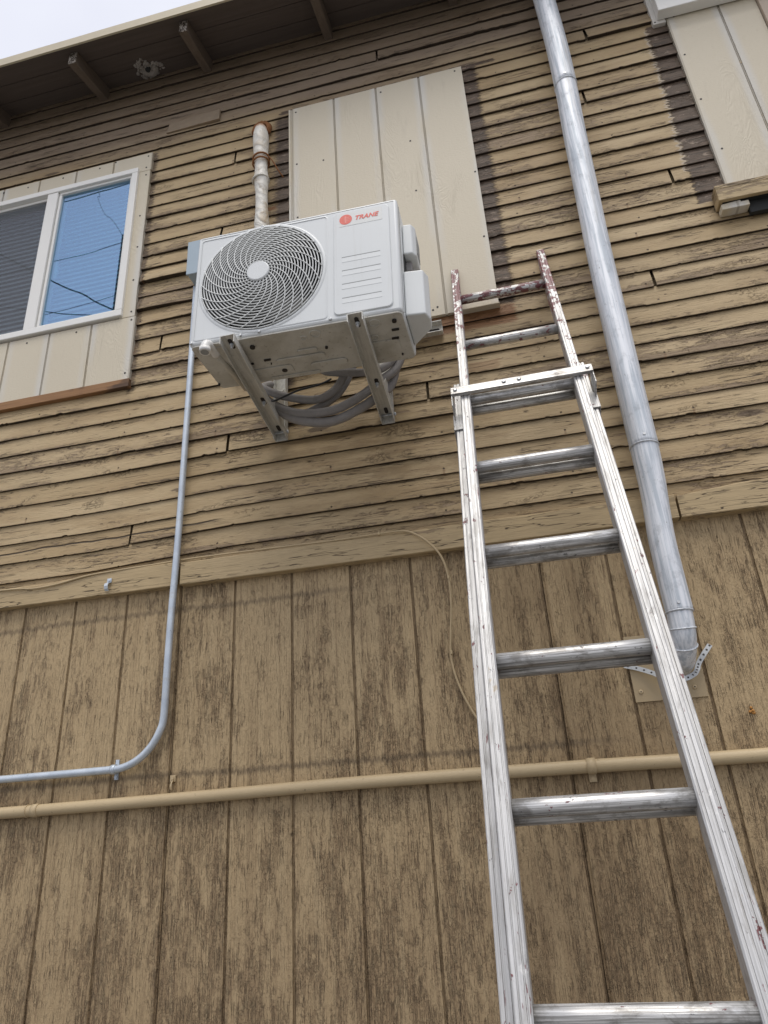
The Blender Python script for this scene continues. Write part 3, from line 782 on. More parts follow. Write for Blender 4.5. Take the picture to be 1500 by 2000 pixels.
mb = MB(); mb.box(-1.965, -1.909, -.039, .025, FZ0 + .0325, FZ1 - .0305)
hw(mb, 'mullion', M_VINYL, win, bevel=.003)
hw(frame_ring(-2.69, -1.966, FZ0 + .0325, FZ1 - .0305, .014, .014, .016, -.020, .02), 'sash', M_VINYL, win, bevel=.002)
mb = MB(); mb.box(-1.895, -1.515, -.018, -.013, FZ0 + .044, FZ1 - .041); hw(mb, 'glass_pane', M_GLASS, win)
mb = MB(); mb.box(-2.68, -1.978, -.006, -.002, FZ0 + .044, FZ1 - .044); hw(mb, 'glass_pane', M_GLASS2, win)
mb = MB(); mb._add([(-2.678, -.016, FZ0 + .045), (-1.980, -.016, FZ0 + .045), (-1.980, -.016, FZ1 - .046), (-2.678, -.016, FZ1 - .046)], [(0, 1, 2, 3)])
hw(mb, 'insect_screen', M_SCREEN, win)
mb = MB()
z = FZ0 + .05
while z < FZ1 - .04:
    mb.hexa([(-2.68, .036, z), (-1.515, .036, z), (-1.515, .040, z + .0165), (-2.68, .040, z + .0165)],
            [(-2.68, .036, z + .0012), (-1.515, .036, z + .0012), (-1.515, .042, z + .0170), (-2.68, .042, z + .0170)])
    z += .027
hw(mb, 'blind', M_SLAT, win)
mb = MB(); mb.box(-1.880, -1.862, -.0128, -.004, 3.93, 4.02); hw(mb, 'latch', M_VINYL, win, bevel=.003)
mb = MB()   # room box
mb.box(-2.76, -1.49, .55, .56, 3.5, 4.6); mb.box(-2.77, -2.76, .05, .56, 3.5, 4.6); mb.box(-1.49, -1.48, .05, .56, 3.5, 4.6)
mb.box(-2.77, -1.48, .05, .56, 3.49, 3.5); mb.box(-2.77, -1.48, .05, .56, 4.6, 4.61)
hw(mb, 'room_lining', M_ROOM, win)
# --- corner of a second window at the top right
win2 = bpy.data.objects.new('window', None); COL.objects.link(win2); win2.parent = house; win2.location = (1.2 + .5, 0, 4.9); win2.empty_display_size = .1
mb = MB(); mb.box(.889, .9395, -.0305, -.002, 4.580, 5.02); mb.box(.9395, .965, -.0305, -.002, 4.642, 5.02)
mb.disc((.897, -.030, 4.592), (0, -1, 0), .004, .002, 8, 1)
hw(mb, 'casing', [plain('off_white_flashing', (.66, .63, .57), .5, 0, .04, 10), M_BLACK], win2, bevel=.001)
hw(frame_ring(.906, 1.80, 4.598, 5.04, .032, .085, .03, -.075, -.031), 'frame', M_VINYL, win2, bevel=.003)
mb = MB(); mb.box(.940, 1.77, -.048, -.044, 4.684, 5.0); hw(mb, 'glass_pane', M_GLASS, win2)
# --- broken sill at the right edge
mb = MB()
mb.box(.885, 2.0, -.075, -.022, 3.572, 3.590)
mb.box(.885, 2.0, -.0748, -.060, 3.520, 3.5715)
mb.box(.886, .900, -.0598, -.02, 3.520, 3.5715)
mb.v = [(x, y, z + (.003 * nz(x * 22, 1) if z < 3.55 else 0)) for x, y, z in mb.v]
hw(mb, 'sill', M_TRIMW, bevel=.002)
mb = MB()
mb.prism([(.893, 3.490), (.985, 3.490), (.985, 3.512), (.960, 3.512), (.960, 3.519), (.950, 3.5195), (.893, 3.514)], -.058, -.020, 'y')
o = hw(mb, 'sill_block', M_PATCH_R, bevel=.002); o['label'] = 'pale broken block left under the sill'
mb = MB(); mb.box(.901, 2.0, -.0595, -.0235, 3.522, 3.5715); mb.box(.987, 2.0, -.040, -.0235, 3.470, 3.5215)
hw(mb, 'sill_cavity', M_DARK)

# ================================================================= AIR CONDITIONER
AW, AH, AD = .674, .444, .238
ac = thing('air_conditioner', 'white outdoor air conditioner with round spiral fan grille hung on wall brackets', 'air conditioner', (-.55275, -.52, 2.9445), (0, R(1.6), 0))
hw_ = AW / 2
# casing shell as a frame round the fan opening, made of front plate + sides
GC = Vector((-.1075, 0, .226)); GR = .203
def casing():
    bm = bmesh.new()
    # rounded box outer
    bmesh.ops.create_cube(bm, size=1)
    for v_ in bm.verts: v_.co = Vector((v_.co.x * AW, v_.co.y * AD + AD / 2, v_.co.z * (AH - .004) + AH / 2 + .002))
    ed = [e for e in bm.edges]
    bmesh.ops.bevel(bm, geom=ed, offset=.010, segments=4, profile=.5, affect='EDGES')
    for f_ in list(bm.faces):      # open the front, the bottom belongs to the base pan
        c_ = f_.calc_center_median()
        if f_.normal.y < -.99: bm.faces.remove(f_)
    me = bpy.data.meshes.new('casing'); bm.to_mesh(me); bm.free(); return me
me = casing(); me.materials.append(M_WHITE)
for p in me.polygons: p.use_smooth = True
cas = bpy.data.objects.new('casing', me); COL.objects.link(cas); cas.parent = ac
# front panel: grid of quads from the circle to the rectangle (polar fan)
def front_panel():
    mb = MB(); n = 96
    x0, x1, z0, z1 = -hw_ + .010, hw_ - .010, .012, AH - .012
    ring = []; outr = []
    for k in range(n):
        a = 2 * math.pi * k / n; d = Vector((math.cos(a), math.sin(a)))
        tx = ((x1 if d.x > 0 else x0) - GC.x) / d.x if abs(d.x) > 1e-6 else 1e9
        tz = ((z1 if d.y > 0 else z0) - GC.z) / d.y if abs(d.y) > 1e-6 else 1e9
        t = min(tx, tz)
        ring.append((GC.x + d.x * GR, GC.z + d.y * GR)); outr.append([GC.x + d.x * t, GC.z + d.y * t])
    for cx, cz in ((x0, z0), (x1, z0), (x0, z1), (x1, z1)):     # snap nearest point to each corner
        k = min(range(n), key=lambda q: (outr[q][0] - cx) ** 2 + (outr[q][1] - cz) ** 2); outr[k] = [cx, cz]
    def y_at(x, z): return 0.0
    for k in range(n):
        (a, b), (c_, d_) = ring[k], outr[k]
        mb.v += [(a, .020, b), (a, 0, b), (c_, 0, d_)]
    for k in range(n):
        j = (k + 1) % n
        mb.f.append((k * 3, j * 3, j * 3 + 1, k * 3 + 1)); mb.mi.append(0); mb.sm.append(True)
        mb.f.append((k * 3 + 1, j * 3 + 1, j * 3 + 2, k * 3 + 2)); mb.mi.append(0); mb.sm.append(False)
    return mb
front_panel().build('front_panel', M_WHITE, ac)
def rrect(x0, x1, z0, z1, r, n=6):
    pts = []
    for cx, cz, a0 in ((x1 - r, z0 + r, -90), (x1 - r, z1 - r, 0), (x0 + r, z1 - r, 90), (x0 + r, z0 + r, 180)):
        for k in range(n + 1):
            a = R(a0 + 90 * k / n); pts.append((cx + r * math.cos(a), cz + r * math.sin(a)))
    return pts
def loop_ridge(x0, x1, z0, z1, r, h=.0022, w_=.005):
    mb = MB(); A = rrect(x0, x1, z0, z1, r); n = len(A)
    B = rrect(x0 + w_ * .35, x1 - w_ * .35, z0 + w_ * .35, z1 - w_ * .35, r * .9); C_ = rrect(x0 + w_, x1 - w_, z0 + w_, z1 - w_, r * .7)
    for (a, b), (c_, d_), (e, f_) in zip(A, B, C_): mb.v += [(a, .0005, b), (c_, -h, d_), (e, -h * .95, f_)]
    for k in range(n):
        j = (k + 1) % n
        for q in (0, 1): mb.f.append((k * 3 + q, j * 3 + q, j * 3 + q + 1, k * 3 + q + 1)); mb.mi.append(0); mb.sm.append(True)
    return mb
# right raised service panel: slab with rounded edge
mb = MB()
A = rrect(.131, .311, .020, .424, .016); B = rrect(.1335, .3085, .0225, .4215, .0145)
n = len(A)
mb.v += [(x, .0005, z) for x, z in A] + [(x, -.0028, z) for x, z in A] + [(x, -.0048, z) for x, z in B]
for k in range(n):
    j = (k + 1) % n
    for q in (0, 1): mb.f.append((q * n + k, q * n + j, (q + 1) * n + j, (q + 1) * n + k)); mb.mi.append(0); mb.sm.append(q == 1)
mb.f.append(tuple(2 * n + k for k in range(n))); mb.mi.append(0); mb.sm.append(False)
sp = mb.build('service_panel', M_WHITE, ac)
for zc in (.2365, .184, .132, .079):
    mb = MB(); mb.prism([(.157, zc - .0014), (.279, zc - .0014), (.278, zc + .0012), (.158, zc + .0012)], -.0052, -.0046, 'y', 1)
    mb.prism([(.157, -.0046), (.157, -.0078), (.159, -.0085)], zc - .016, zc - .0015, 'z') if 0 else None
    # louvre: a lip standing proud that slopes back down to the panel
    mb.hexa([(.157, -.0046, zc - .020), (.279, -.0046, zc - .020), (.279, -.0054, zc - .020), (.157, -.0054, zc - .020)],
            [(.159, -.0046, zc - .0016), (.277, -.0046, zc - .0016), (.277, -.0049, zc - .0016), (.159, -.0049, zc - .0016)])
    o = mb.build('louvre', [M_WHITE, M_LINE], sp)
# shallow raised frame around the fan side
loop_ridge(-.326, .112, .016, .428, .014, .0016).build('pressed_frame', M_WHITE, ac)
# recess ring round the grille
mb = MB()
for k in range(96):
    a = 2 * math.pi * k / 96
    for r_, y_ in ((GR + .011, -.0002), (GR + .008, -.0025), (GR + .003, -.0032), (GR - .001, -.001)):
        mb.v.append((GC.x + r_ * math.cos(a), y_, GC.z + r_ * math.sin(a)))
for k in range(96):
    j = (k + 1) % 96
    for q in range(3): mb.f.append((k * 4 + q, j * 4 + q, j * 4 + q + 1, k * 4 + q + 1)); mb.mi.append(0); mb.sm.append(True)
mb.build('grille_ring', M_WHITE, ac)
# grille: concentric rings + swirling spokes on a shallow dome
def dome(r): return -.004 - .020 * (1 - (r / GR) ** 2)
def gp(r, a, dy=0): return Vector((GC.x + r * math.cos(a), dome(r) + dy, GC.z + r * math.sin(a)))
mb = MB()
nr = 18
for q in range(nr):
    r = .045 + (GR - .047) * q / (nr - 1)
    mb.tube([gp(r, 2 * math.pi * k / 72) for k in range(72)], .0021, 5, False, closed=True)
for s_ in range(24):
    a0 = 2 * math.pi * s_ / 24
    pts = []
    for k in range(15):
        u = k / 14; r = .036 + (GR - .036) * u
        a = a0 - 1.35 * u ** .85
        pts.append(gp(r, a, -.002))
    mb.tube(pts, .0017, 5)
gr = mb.build('fan_grille', M_WHITE2, ac)
mb = MB(); mb.tube([(GC.x, -.020, GC.z), (GC.x, -.0285, GC.z), (GC.x, -.031, GC.z)], [.0375, .0375, .034], 40)
mb.build('hub_cap', M_WHITE, gr)
# inside: shroud, fan, condenser
mb = MB(); mb.tube([(GC.x, .001, GC.z), (GC.x, .10, GC.z)], GR - .002, 64, False); mb.build('fan_shroud', plain('grey_shroud', (.20, .205, .20), .5), ac)
mb = MB(); mb.tube([(GC.x, .10, GC.z), (GC.x, .105, GC.z)], GR + .01, 48)
for k in range(26):
    zz = GC.z - GR + .008 + k * (2 * GR / 26); hwid = math.sqrt(max(0, GR ** 2 - (zz - GC.z) ** 2))
    mb.box(GC.x - hwid, GC.x + hwid, .092, .099, zz, zz + .006)
mb.build('condenser_coil', M_COIL, ac)
mb = MB(); mb.tube([(GC.x, .02, GC.z), (GC.x, .06, GC.z)], .045, 24)
for b_ in range(3):
    for k in range(8):
        pass
    a0 = 2 * math.pi * b_ / 3 + .5; vs = []
    for i in range(7):
        r = .04 + (GR - .052) * i / 6
        for j in range(6):
            a = a0 + (j / 5) * (1.25 - .35 * i / 6) + .25 * i / 6
            vs.append((GC.x + r * math.cos(a), .024 + .045 * j / 5, GC.z + r * math.sin(a)))
    mb._add(vs, [(i * 6 + j, i * 6 + j + 1, (i + 1) * 6 + j + 1, (i + 1) * 6 + j) for i in range(6) for j in range(5)], 0, True)
mb.build('fan', M_FAN, ac)
# base pan
mb = MB()
mb.prism(rrect(-hw_ + .004, hw_ - .004, .004, AD - .004, .014), -.001, .004, 'z')
pan = mb.build('base_pan', M_PAN, ac, bevel=.001)
def emboss(pts, h=.004, parent=pan, name='pressing'):
    mb = MB(); mb.prism(pts, -.001 - h, -.0015, 'z'); return mb
def press(*rects):
    for (a, b, c_, d_, h_) in rects:
        mb = MB(); mb.prism(rrect(a, b, c_, d_, min(.014, (d_ - c_) * .42)), -h_, -.0012, 'z'); mb.build('pressing', M_PAN, pan, bevel=.0028, segs=3)
press((-.10, .06, .125, .150, .0065), (-.02, .045, .095, .118, .0065), (-.26, -.06, .160, .205, .005), (.00, .12, .170, .20, .0065), (.20, .30, .12, .19, .0045), (-.15, .02, .213, .230, .005), (-.30, -.20, .02, .10, .004))
for cx, cy, r_ in ((.06, .035, .016), (.245, .032, .015), (.02, .045, .009), (.23, .10, .012), (-.23, .05, .013)):
    mb = MB(); mb.tube([(cx + r_ * math.cos(2 * math.pi * k / 24), cy + r_ * math.sin(2 * math.pi * k / 24), -.0015) for k in range(24)], .0026, 6, False, closed=True)
    mb.build('knockout', M_PAN, pan)
for cx, cy, r_ in ((-.145, .045, .008), (.075, .105, .0045), (.305, .035, .007), (-.09, .183, .009), (-.24, .19, .003), (-.12, .14, .002), (-.33, .205, .004), (.298, .20, .003)):
    mb = MB(); mb.disc((cx, cy, -.0012), (0, 0, -1), r_, .0062, 16); mb.build('drain_hole', M_BLACK, pan)
for cx, cy in ((.300, .075), (.292, .115), (-.185, .125), (-.125, .118)):
    mb = MB(); mb.box(cx - .011, cx + .011, cy - .002, cy + .004, -.0060, -.001); mb.build('slot', M_BLACK, pan)
# screws
M_SCREW = plain('steel_screw', (.55, .56, .56), .35, .7)
for x, z in ((.119, .013), (-.167, .011), (-.329, .012), (-.106, .013), (-.110, .436)):
    mb = MB(); mb.tube([(x, 0, z), (x, -.003, z), (x, -.0045, z)], [.0055, .0052, .003], 14); mb.build('screw', M_SCREW, ac)
# valve cover and wiring cover on the right flank
def chamfer_cover(x0, x1, y0, y1, z0, z1, c_=.022, name='valve_cover'):
    mb = MB()
    # outer face smaller than base
    b = [(x0, y0, z0), (x0, y1, z0), (x0, y1, z1), (x0, y0, z1)]
    m_ = [(x1 - c_ * .35, y0, z0 + .002), (x1 - c_ * .35, y1, z0 + .002), (x1 - c_ * .35, y1, z1 - .002), (x1 - c_ * .35, y0, z1 - .002)]
    t_ = [(x1, y0 + c_, z0 + c_), (x1, y1, z0 + c_), (x1, y1, z1 - .004), (x1, y0 + c_, z1 - .004)]
    vs = b + m_ + t_
    fs = [(0, 1, 2, 3), (8, 9, 10, 11)] + [(i + q * 4, (i + 1) % 4 + q * 4, (i + 1) % 4 + q * 4 + 4, i + q * 4 + 4) for q in (0, 1) for i in range(4)]
    mb._add(vs, fs); return mb.build(name, M_WHITE, ac, bevel=.004, segs=3)
def plan_cover(poly, z0, z1, name):
    mb = MB(); mb.prism(poly, z0, z1, 'z'); return mb.build(name, M_WHITE, ac, bevel=.005, segs=3)
plan_cover([(hw_ + .001, .048), (hw_ + .060, .054), (hw_ + .072, .085), (hw_ + .068, .130), (hw_ + .001, .205)], .020, .188, 'valve_cover')
cv = plan_cover([(hw_ + .001, .070), (hw_ + .030, .072), (hw_ + .040, .090), (hw_ + .040, .175), (hw_ + .001, .190)], .278, .400, 'terminal_cover')
mb = MB(); mb.box(hw_ + .0402, hw_ + .0415, .105, .160, .305, .375); mb.build('hand_grip', M_LINE, cv)
mb = MB(); mb.box(hw_ + .001, hw_ + .022, .10, .135, .235, .270); mb.build('cable_clamp', M_HOSE, ac, bevel=.003)
mb = MB(); mb.box(hw_ - .001, hw_ + .0015, .022, .026, .010, AH - .015); mb.build('panel_seam', M_LINE, ac)
mb = MB(); mb.box(hw_ + .0005, hw_ + .003, .07, .205, .190, .277); mb.build('valve_recess', M_DARK, ac)
# brand sticker and lettering
mb = MB(); mb.prism(rrect(.150, .289, .362, .416, .004), -.0054, -.0047, 'y'); stk = mb.build('sticker', M_STICK, sp)
mb = MB(); mb.tube([(.1715, -.0053, .389), (.1715, -.0060, .389)], .0205, 40); mb.build('logo_disc', M_RED, stk)
mb = MB()
pale = plain('pale_red_emblem', (.86, .30, .25), .45, 0, .04, 40)
for k, (a, b, l) in enumerate(((.395, .0105, .8), (.389, .0125, 1), (.383, .011, .8), (.377, .006, .6))):
    mb.hexa([(.1715 - b * .7, -.0063, a - .0016), (.1715 + b * .9, -.0063, a - .0010), (.1715 + b * .9, -.0061, a - .0010), (.1715 - b * .7, -.0061, a - .0016)],
            [(.1715 - b * .5, -.0063, a + .0010), (.1715 + b * 1.05, -.0063, a + .0016), (.1715 + b * 1.05, -.0061, a + .0016), (.1715 - b * .5, -.0061, a + .0010)])
mb.box(.1685, .1735, -.0062, -.0061, .374, .402)
mb.build('logo_emblem', pale, stk)
fc = bpy.data.curves.new('lettering', 'FONT'); fc.body = 'TRANE'; fc.size = .0255; fc.shear = .28; fc.offset = .00085; fc.extrude = .0002; fc.space_character = 1.02
fo = bpy.data.objects.new('lettering_tmp', fc); COL.objects.link(fo)
dg = bpy.context.evaluated_depsgraph_get(); fme = bpy.data.meshes.new_from_object(fo.evaluated_get(dg))
bpy.data.objects.remove(fo)
xs = [v_.co.x for v_ in fme.vertices]; k = .076 / (max(xs) - min(xs))
for v_ in fme.vertices: v_.co = Vector((.2035 + (v_.co.x - min(xs)) * k, -.0060 - v_.co.z * .5, .3805 + v_.co.y * k * 1.0))
fme.materials.clear(); fme.materials.append(M_RED)
lo = bpy.data.objects.new('lettering', fme); COL.objects.link(lo); lo.parent = stk

# ================================================================= WALL BRACKET
br = thing('wall_bracket', 'pale galvanised bracket frame holding the white air conditioner off the clapboards', 'bracket', (-.56, -.03, 2.87))
BL = Vector(br.location)
def wb(mb, name, mat_, parent=br, **k):
    mb.v = [tuple(Vector(p) - BL) for p in mb.v]; return mb.build(name, mat_, parent, **k)
def slot(mb, c, ax, L, w_, nrm, th=.0006, mi=1):
    """dark slotted hole on a surface: centre, long axis, normal"""
    c = Vector(c); ax = Vector(ax).normalized(); nrm = Vector(nrm).normalized(); sd = ax.cross(nrm)
    pts = []
    for k in range(9): a = -math.pi / 2 + math.pi * k / 8; pts.append(ax * (L / 2 + w_ / 2 * math.cos(a)) + sd * (w_ / 2 * math.sin(a)))
    for k in range(9): a = math.pi / 2 + math.pi * k / 8; pts.append(ax * (-L / 2 + w_ / 2 * math.cos(a)) + sd * (w_ / 2 * math.sin(a)))
    n = len(pts); mb._add([c + p for p in pts] + [c + p + nrm * th for p in pts], [tuple(range(n)), tuple(range(n, 2 * n))] + [(k, (k + 1) % n, n + (k + 1) % n, n + k) for k in range(n)], mi)
for (xw, xf, zf, zw) in ((-.7685, -.7475, 2.917, 2.874), (-.369, -.352, 2.905, 2.872)):
    # horizontal arm: channel open downwards; web on top, a flange down each side
    mb = MB(); W2 = .0235; y0, y1 = -.552, -.026; th = .0025; fh = .026
    def arm(dx0, dx1, za, zb):
        mb.hexa([(xf + dx0, y0, zf + za), (xf + dx1, y0, zf + za), (xw + dx1, y1, zw + za), (xw + dx0, y1, zw + za)],
                [(xf + dx0, y0, zf + zb), (xf + dx1, y0, zf + zb), (xw + dx1, y1, zw + zb), (xw + dx0, y1, zw + zb)])
    arm(-W2 + th, W2 - th, fh, fh + th); arm(-W2, -W2 + th, 0, fh + th); arm(W2 - th, W2, 0, fh + th)
    ax = Vector((xw - xf, y1 - y0, zw - zf))
    for f_, L in ((.07, .030), (.62, .026), (.93, .022)):
        p = Vector((xf, y0, zf + fh)) + ax * f_; slot(mb, p - Vector((0, 0, .0004)), ax, L, .013, (0, 0, -1), .001)
    a_ = wb(mb, 'arm', [M_BRKT, M_BLACK])
    for f_ in (.075, .63):
        p = Vector((xf, y0, zf + fh)) + ax * f_
        mb = MB(); mb.tube([p + Vector((0, 0, .001)), p - Vector((0, 0, .007))], .0075, 6); mb.tube([p - Vector((0, 0, .006)), p - Vector((0, 0, .016))], .0042, 10)
        b_ = wb(mb, 'bolt', M_GALV, a_); b_.location = (0, 0, 0)
    # upright on the wall
    mb = MB(); zt = 3.22
    mb.box(xw - W2, xw + W2, -.026, -.0235, zw - .004, zt)
    mb.box(xw - W2, xw - W2 + th, -.052, -.0262, zw - .003, zt); mb.box(xw + W2 - th, xw + W2, -.052, -.0262, zw - .003, zt)
    slot(mb, (xw, -.0262, zw + .10), (0, 0, 1), .03, .010, (0, -1, 0))
    wb(mb, 'upright', [M_BRKT, M_BLACK])
    # triangular gusset plate
    mb = MB(); xg = xw + W2 - .004
    mb.prism([(-.053, zw + .03), (-.053, zw + .20), (-.20, zw + .035)], xg - .002, xg, 'x')
    wb(mb, 'gusset', M_BRKT)
    mb = MB(); mb.tube([(xw - .028, -.040, zw + .022), (xw + .032, -.040, zw + .022)], .0035, 8); mb.tube([(xw + .026, -.040, zw + .022), (xw + .031, -.040, zw + .022)], .007, 6)
    wb(mb, 'pivot_bolt', M_GALV)
mb = MB(); mb.box(-.97, -.140, -.0285, -.026, 3.208, 3.250); mb.box(-.97, -.140, -.052, -.0287, 3.205, 3.2078); mb.box(-.97, -.140, -.052, -.0287, 3.2502, 3.253)
for x in (-.175, -.25, -.55, -.93): slot(mb, (x, -.0287, 3.229), (1, 0, 0), .035, .011, (0, -1, 0))
wb(mb, 'cross_rail', [M_BRKT, M_BLACK])

# ---------------------------------------------------------------- hoses
hs = thing('refrigerant_hose', 'bundle of grey insulated hoses sagging in loops below the air conditioner', 'hose', (-.56, -.12, 2.95))
HB = Vector(hs.location)
def hz(pts, r, name, mat_, n=12):
    mb = MB(); P_ = [Vector(p) - HB for p in spline(pts, 7)]
    rs = [r * (1 + .05 * nz(i * .6, r * 900)) for i in range(len(P_))]
    mb.tube(P_, rs, n); return mb.build(name, mat_, hs)
hz([(-.80, -.06, 3.10), (-.80, -.13, 3.037), (-.712, -.14, 2.978), (-.60, -.14, 2.943), (-.53, -.14, 2.970), (-.482, -.14, 3.045), (-.45, -.12, 3.12)], .0145, 'hose', M_HOSE)
hz([(-.84, -.05, 3.09), (-.815, -.12, 3.022), (-.746, -.13, 2.948), (-.652, -.135, 2.899), (-.54, -.14, 2.888), (-.448, -.14, 2.920), (-.372, -.12, 2.985), (-.315, -.09, 3.05), (-.28, -.08, 3.15)], .0155, 'hose', M_HOSE)
hz([(-.83, -.10, 3.06), (-.785, -.12, 2.985), (-.69, -.12, 2.895), (-.56, -.12, 2.856), (-.449, -.12, 2.888), (-.385, -.10, 2.94), (-.34, -.07, 3.00), (-.31, -.06, 3.12)], .0165, 'hose', M_HOSE)
hz([(-.60, -.11, 3.10), (-.554, -.14, 3.050), (-.48, -.16, 3.018), (-.398, -.15, 3.010), (-.345, -.12, 3.045), (-.30, -.09, 3.12)], .0140, 'hose', M_HOSE)
hz([(-.70, -.10, 2.905), (-.61, -.11, 2.925), (-.54, -.11, 2.960), (-.50, -.10, 3.02), (-.47, -.09, 3.10)], .0140, 'hose', M_HOSE)
hz([(-.775, -.16, 2.962), (-.74, -.17, 2.948), (-.66, -.17, 2.972), (-.58, -.165, 2.985), (-.54, -.15, 3.01)], .0035, 'cable', M_CABLEB, 8)

# ---------------------------------------------------------------- white drain stub beside the left bracket arm
dp = thing('drain_pipe', 'white plastic drain elbow poking out beside the left bracket arm', 'pipe', (-.822, -.50, 2.94))
mb = MB(); mb.tube([(.022, .22, -.004), (.010, .12, .004), (.002, .02, .012)], .0085, 16); mb.build('pipe', plain('grimy_pvc', (.50, .46, .38), .5, 0, .3, 40), dp)
mb = MB()
mb.tube(spline([(0, .035, .012), (0, .0, .014), (-.004, -.022, .010), (-.006, -.030, -.004), (-.006, -.031, -.014)], 5), .0145, 18)
mb.tube([(-.006, -.031, -.010), (-.006, -.031, -.026)], [.0172, .0172], 20); mb.build('elbow', M_PVC, dp)
mb = MB(); mb.disc((-.006, -.031, -.0262), (0, 0, -1), .0125, .0006, 18); mb.build('opening', M_LINE, dp)

# ---------------------------------------------------------------- disconnect box behind the unit
bx = thing('electrical_box', 'blue grey metal box half hidden behind the left end of the air conditioner', 'box', (-1.105, -.02, 3.66))
mb = MB(); mb.box(-.045, .10, -.080, 0, 0.02, .190); mb.build('body', M_BOX, bx, bevel=.002)
mb = MB(); mb.box(-.049, .105, -.090, -.0802, .018, .195); mb.build('lid', M_BOX, bx, bevel=.002)

# ---------------------------------------------------------------- taped pipe above the unit
tp = thing('wrapped_pipe', 'pipe wrapped in stained white tape coming out of the wall above the air conditioner', 'pipe', (-.84, 0, 4.54))
TB = Vector(tp.location)
pth = spline([(-.862, .01, 4.530), (-.862, -.035, 4.527), (-.857, -.062, 4.497), (-.850, -.075, 4.43), (-.848, -.078, 4.35), (-.845, -.078, 4.22), (-.842, -.078, 4.10), (-.838, -.078, 3.90), (-.836, -.075, 3.70), (-.836, -.07, 3.45)], 12)
rs = []
for i, p in enumerate(pth):
    z = p.z; r = .033
    kz = [(3.4, .030), (3.9, .031), (4.02, .0255), (4.10, .027), (4.14, .032), (4.18, .0315), (4.22, .027), (4.28, .029), (4.33, .033), (4.40, .0365), (4.45, .034), (4.49, .028), (4.56, .026)]
    for (za, ra_), (zb_, rb_) in zip(kz, kz[1:]):
        if za <= z <= zb_: r = ra_ + (rb_ - ra_) * (z - za) / (zb_ - za)
    rs.append(r * (1 + .08 * nz(z * 34, 3)))
mb = MB(); P_ = [Vector(p) - TB for p in pth]; mb.tube(P_, rs, 20)
tpo = mb.build('taped_pipe', M_TAPE, None); tpo.parent = tp; tpo.location = -TB
for v_ in tpo.data.vertices: v_.co += TB
mb = MB()
for k in range(30):
    a = 2 * math.pi * k / 30; q = .041 + .005 * nz(k * .9, 7)
    mb.tube([Vector((-.866 + math.cos(a) * q, -.022, 4.548 + math.sin(a) * q)) - TB, Vector((-.866 + math.cos(a) * q * .8, -.040, 4.548 + math.sin(a) * q * .85)) - TB], [.011, .007], 6)
mb.build('foam_collar', M_RUST, tp)
for zc, rr_ in ((4.262, .036), (4.288, .036), (4.155, .035)):
    mb = MB(); c_ = Vector((-.846, -.078, zc)) - TB
    mb.tube([c_ + Vector((math.cos(2 * math.pi * k / 24) * rr_, math.sin(2 * math.pi * k / 24) * rr_, .006 * math.sin(2 * math.pi * k / 24 + 1))) for k in range(24)], .004, 6, False, closed=True)
    mb.build('tie', M_TAPE if rr_ == .035 else M_RUST, tp)
mb = MB(); mb.tube([Vector(p) - TB for p in spline([(-.812, -.085, 4.29), (-.795, -.08, 4.265), (-.772, -.06, 4.215), (-.760, -.03, 4.205)], 5)], .003, 6); mb.build('wire_tail', M_RUST, tp)

# ---------------------------------------------------------------- steel conduit
cd = thing('conduit', 'shiny grey steel conduit dropping from the air conditioner and bending left across the wall', 'conduit', (-1.16, -.035, 2.6))
CB = Vector(cd.location)
pc = [(-1.144, -.038, 3.67), (-1.145, -.038, 3.32), (-1.146, -.040, 2.955), (-1.150, -.040, 2.54), (-1.157, -.040, 2.26), (-1.161, -.036, 2.08), (-1.164, -.030, 1.99)]
for k in range(1, 9):
    a = R(90 * k / 8); pc.append((-1.166 - .165 + .165 * math.cos(a), -.024, 1.952 - .170 * math.sin(a)))
pc += [(-1.45, -.022, 1.781), (-1.743, -.022, 1.780), (-2.4, -.022, 1.779), (-3.0, -.022, 1.779)]
mb = MB(); mb.tube([Vector(p) - CB for p in spline(pc, 5)], .0118, 16); cdo = mb.build('pipe', M_EMT, cd)
mb = MB(); mb.tube([Vector((-1.322, -.022, 1.782)) - CB, Vector((-1.338, -.022, 1.782)) - CB], .0148, 16)
mb.box(*[v for v in (-1.336 - CB.x, -1.324 - CB.x, -.006 - CB.y, -.001 - CB.y, 1.752 - CB.z, 1.812 - CB.z)])
mb.disc(Vector((-1.330, -.006, 1.760)) - CB, (0, -1, 0), .005, .004, 8); mb.build('strap', M_EMT, cd)
# empty strap left on the trim board
st = thing('pipe_strap', 'small empty steel pipe strap left screwed to the trim board', 'strap', (-1.409, -.034, 2.395))
mb = MB()
prof_ = [(-.0, .014), (-.004, .010), (-.013, .006), (-.016, -.004), (-.013, -.014), (-.006, -.020)]
for (a, b), (c_, d_) in zip(prof_, prof_[1:]):
    mb.hexa([(-.007, a, b), (.007, a, b), (.006, c_, d_), (-.008, c_, d_)], [(-.007, a - .002, b), (.007, a - .002, b), (.006, c_ - .002, d_), (-.008, c_ - .002, d_)])
mb.build('clip', M_EMT, st)
mb = MB(); mb.box(-.008, .009, -.002, .001, .012, .028); mb.disc((.001, -.002, .019), (0, -1, 0), .0055, .004, 8); mb.build('tab', M_EMT, st, bevel=.001)

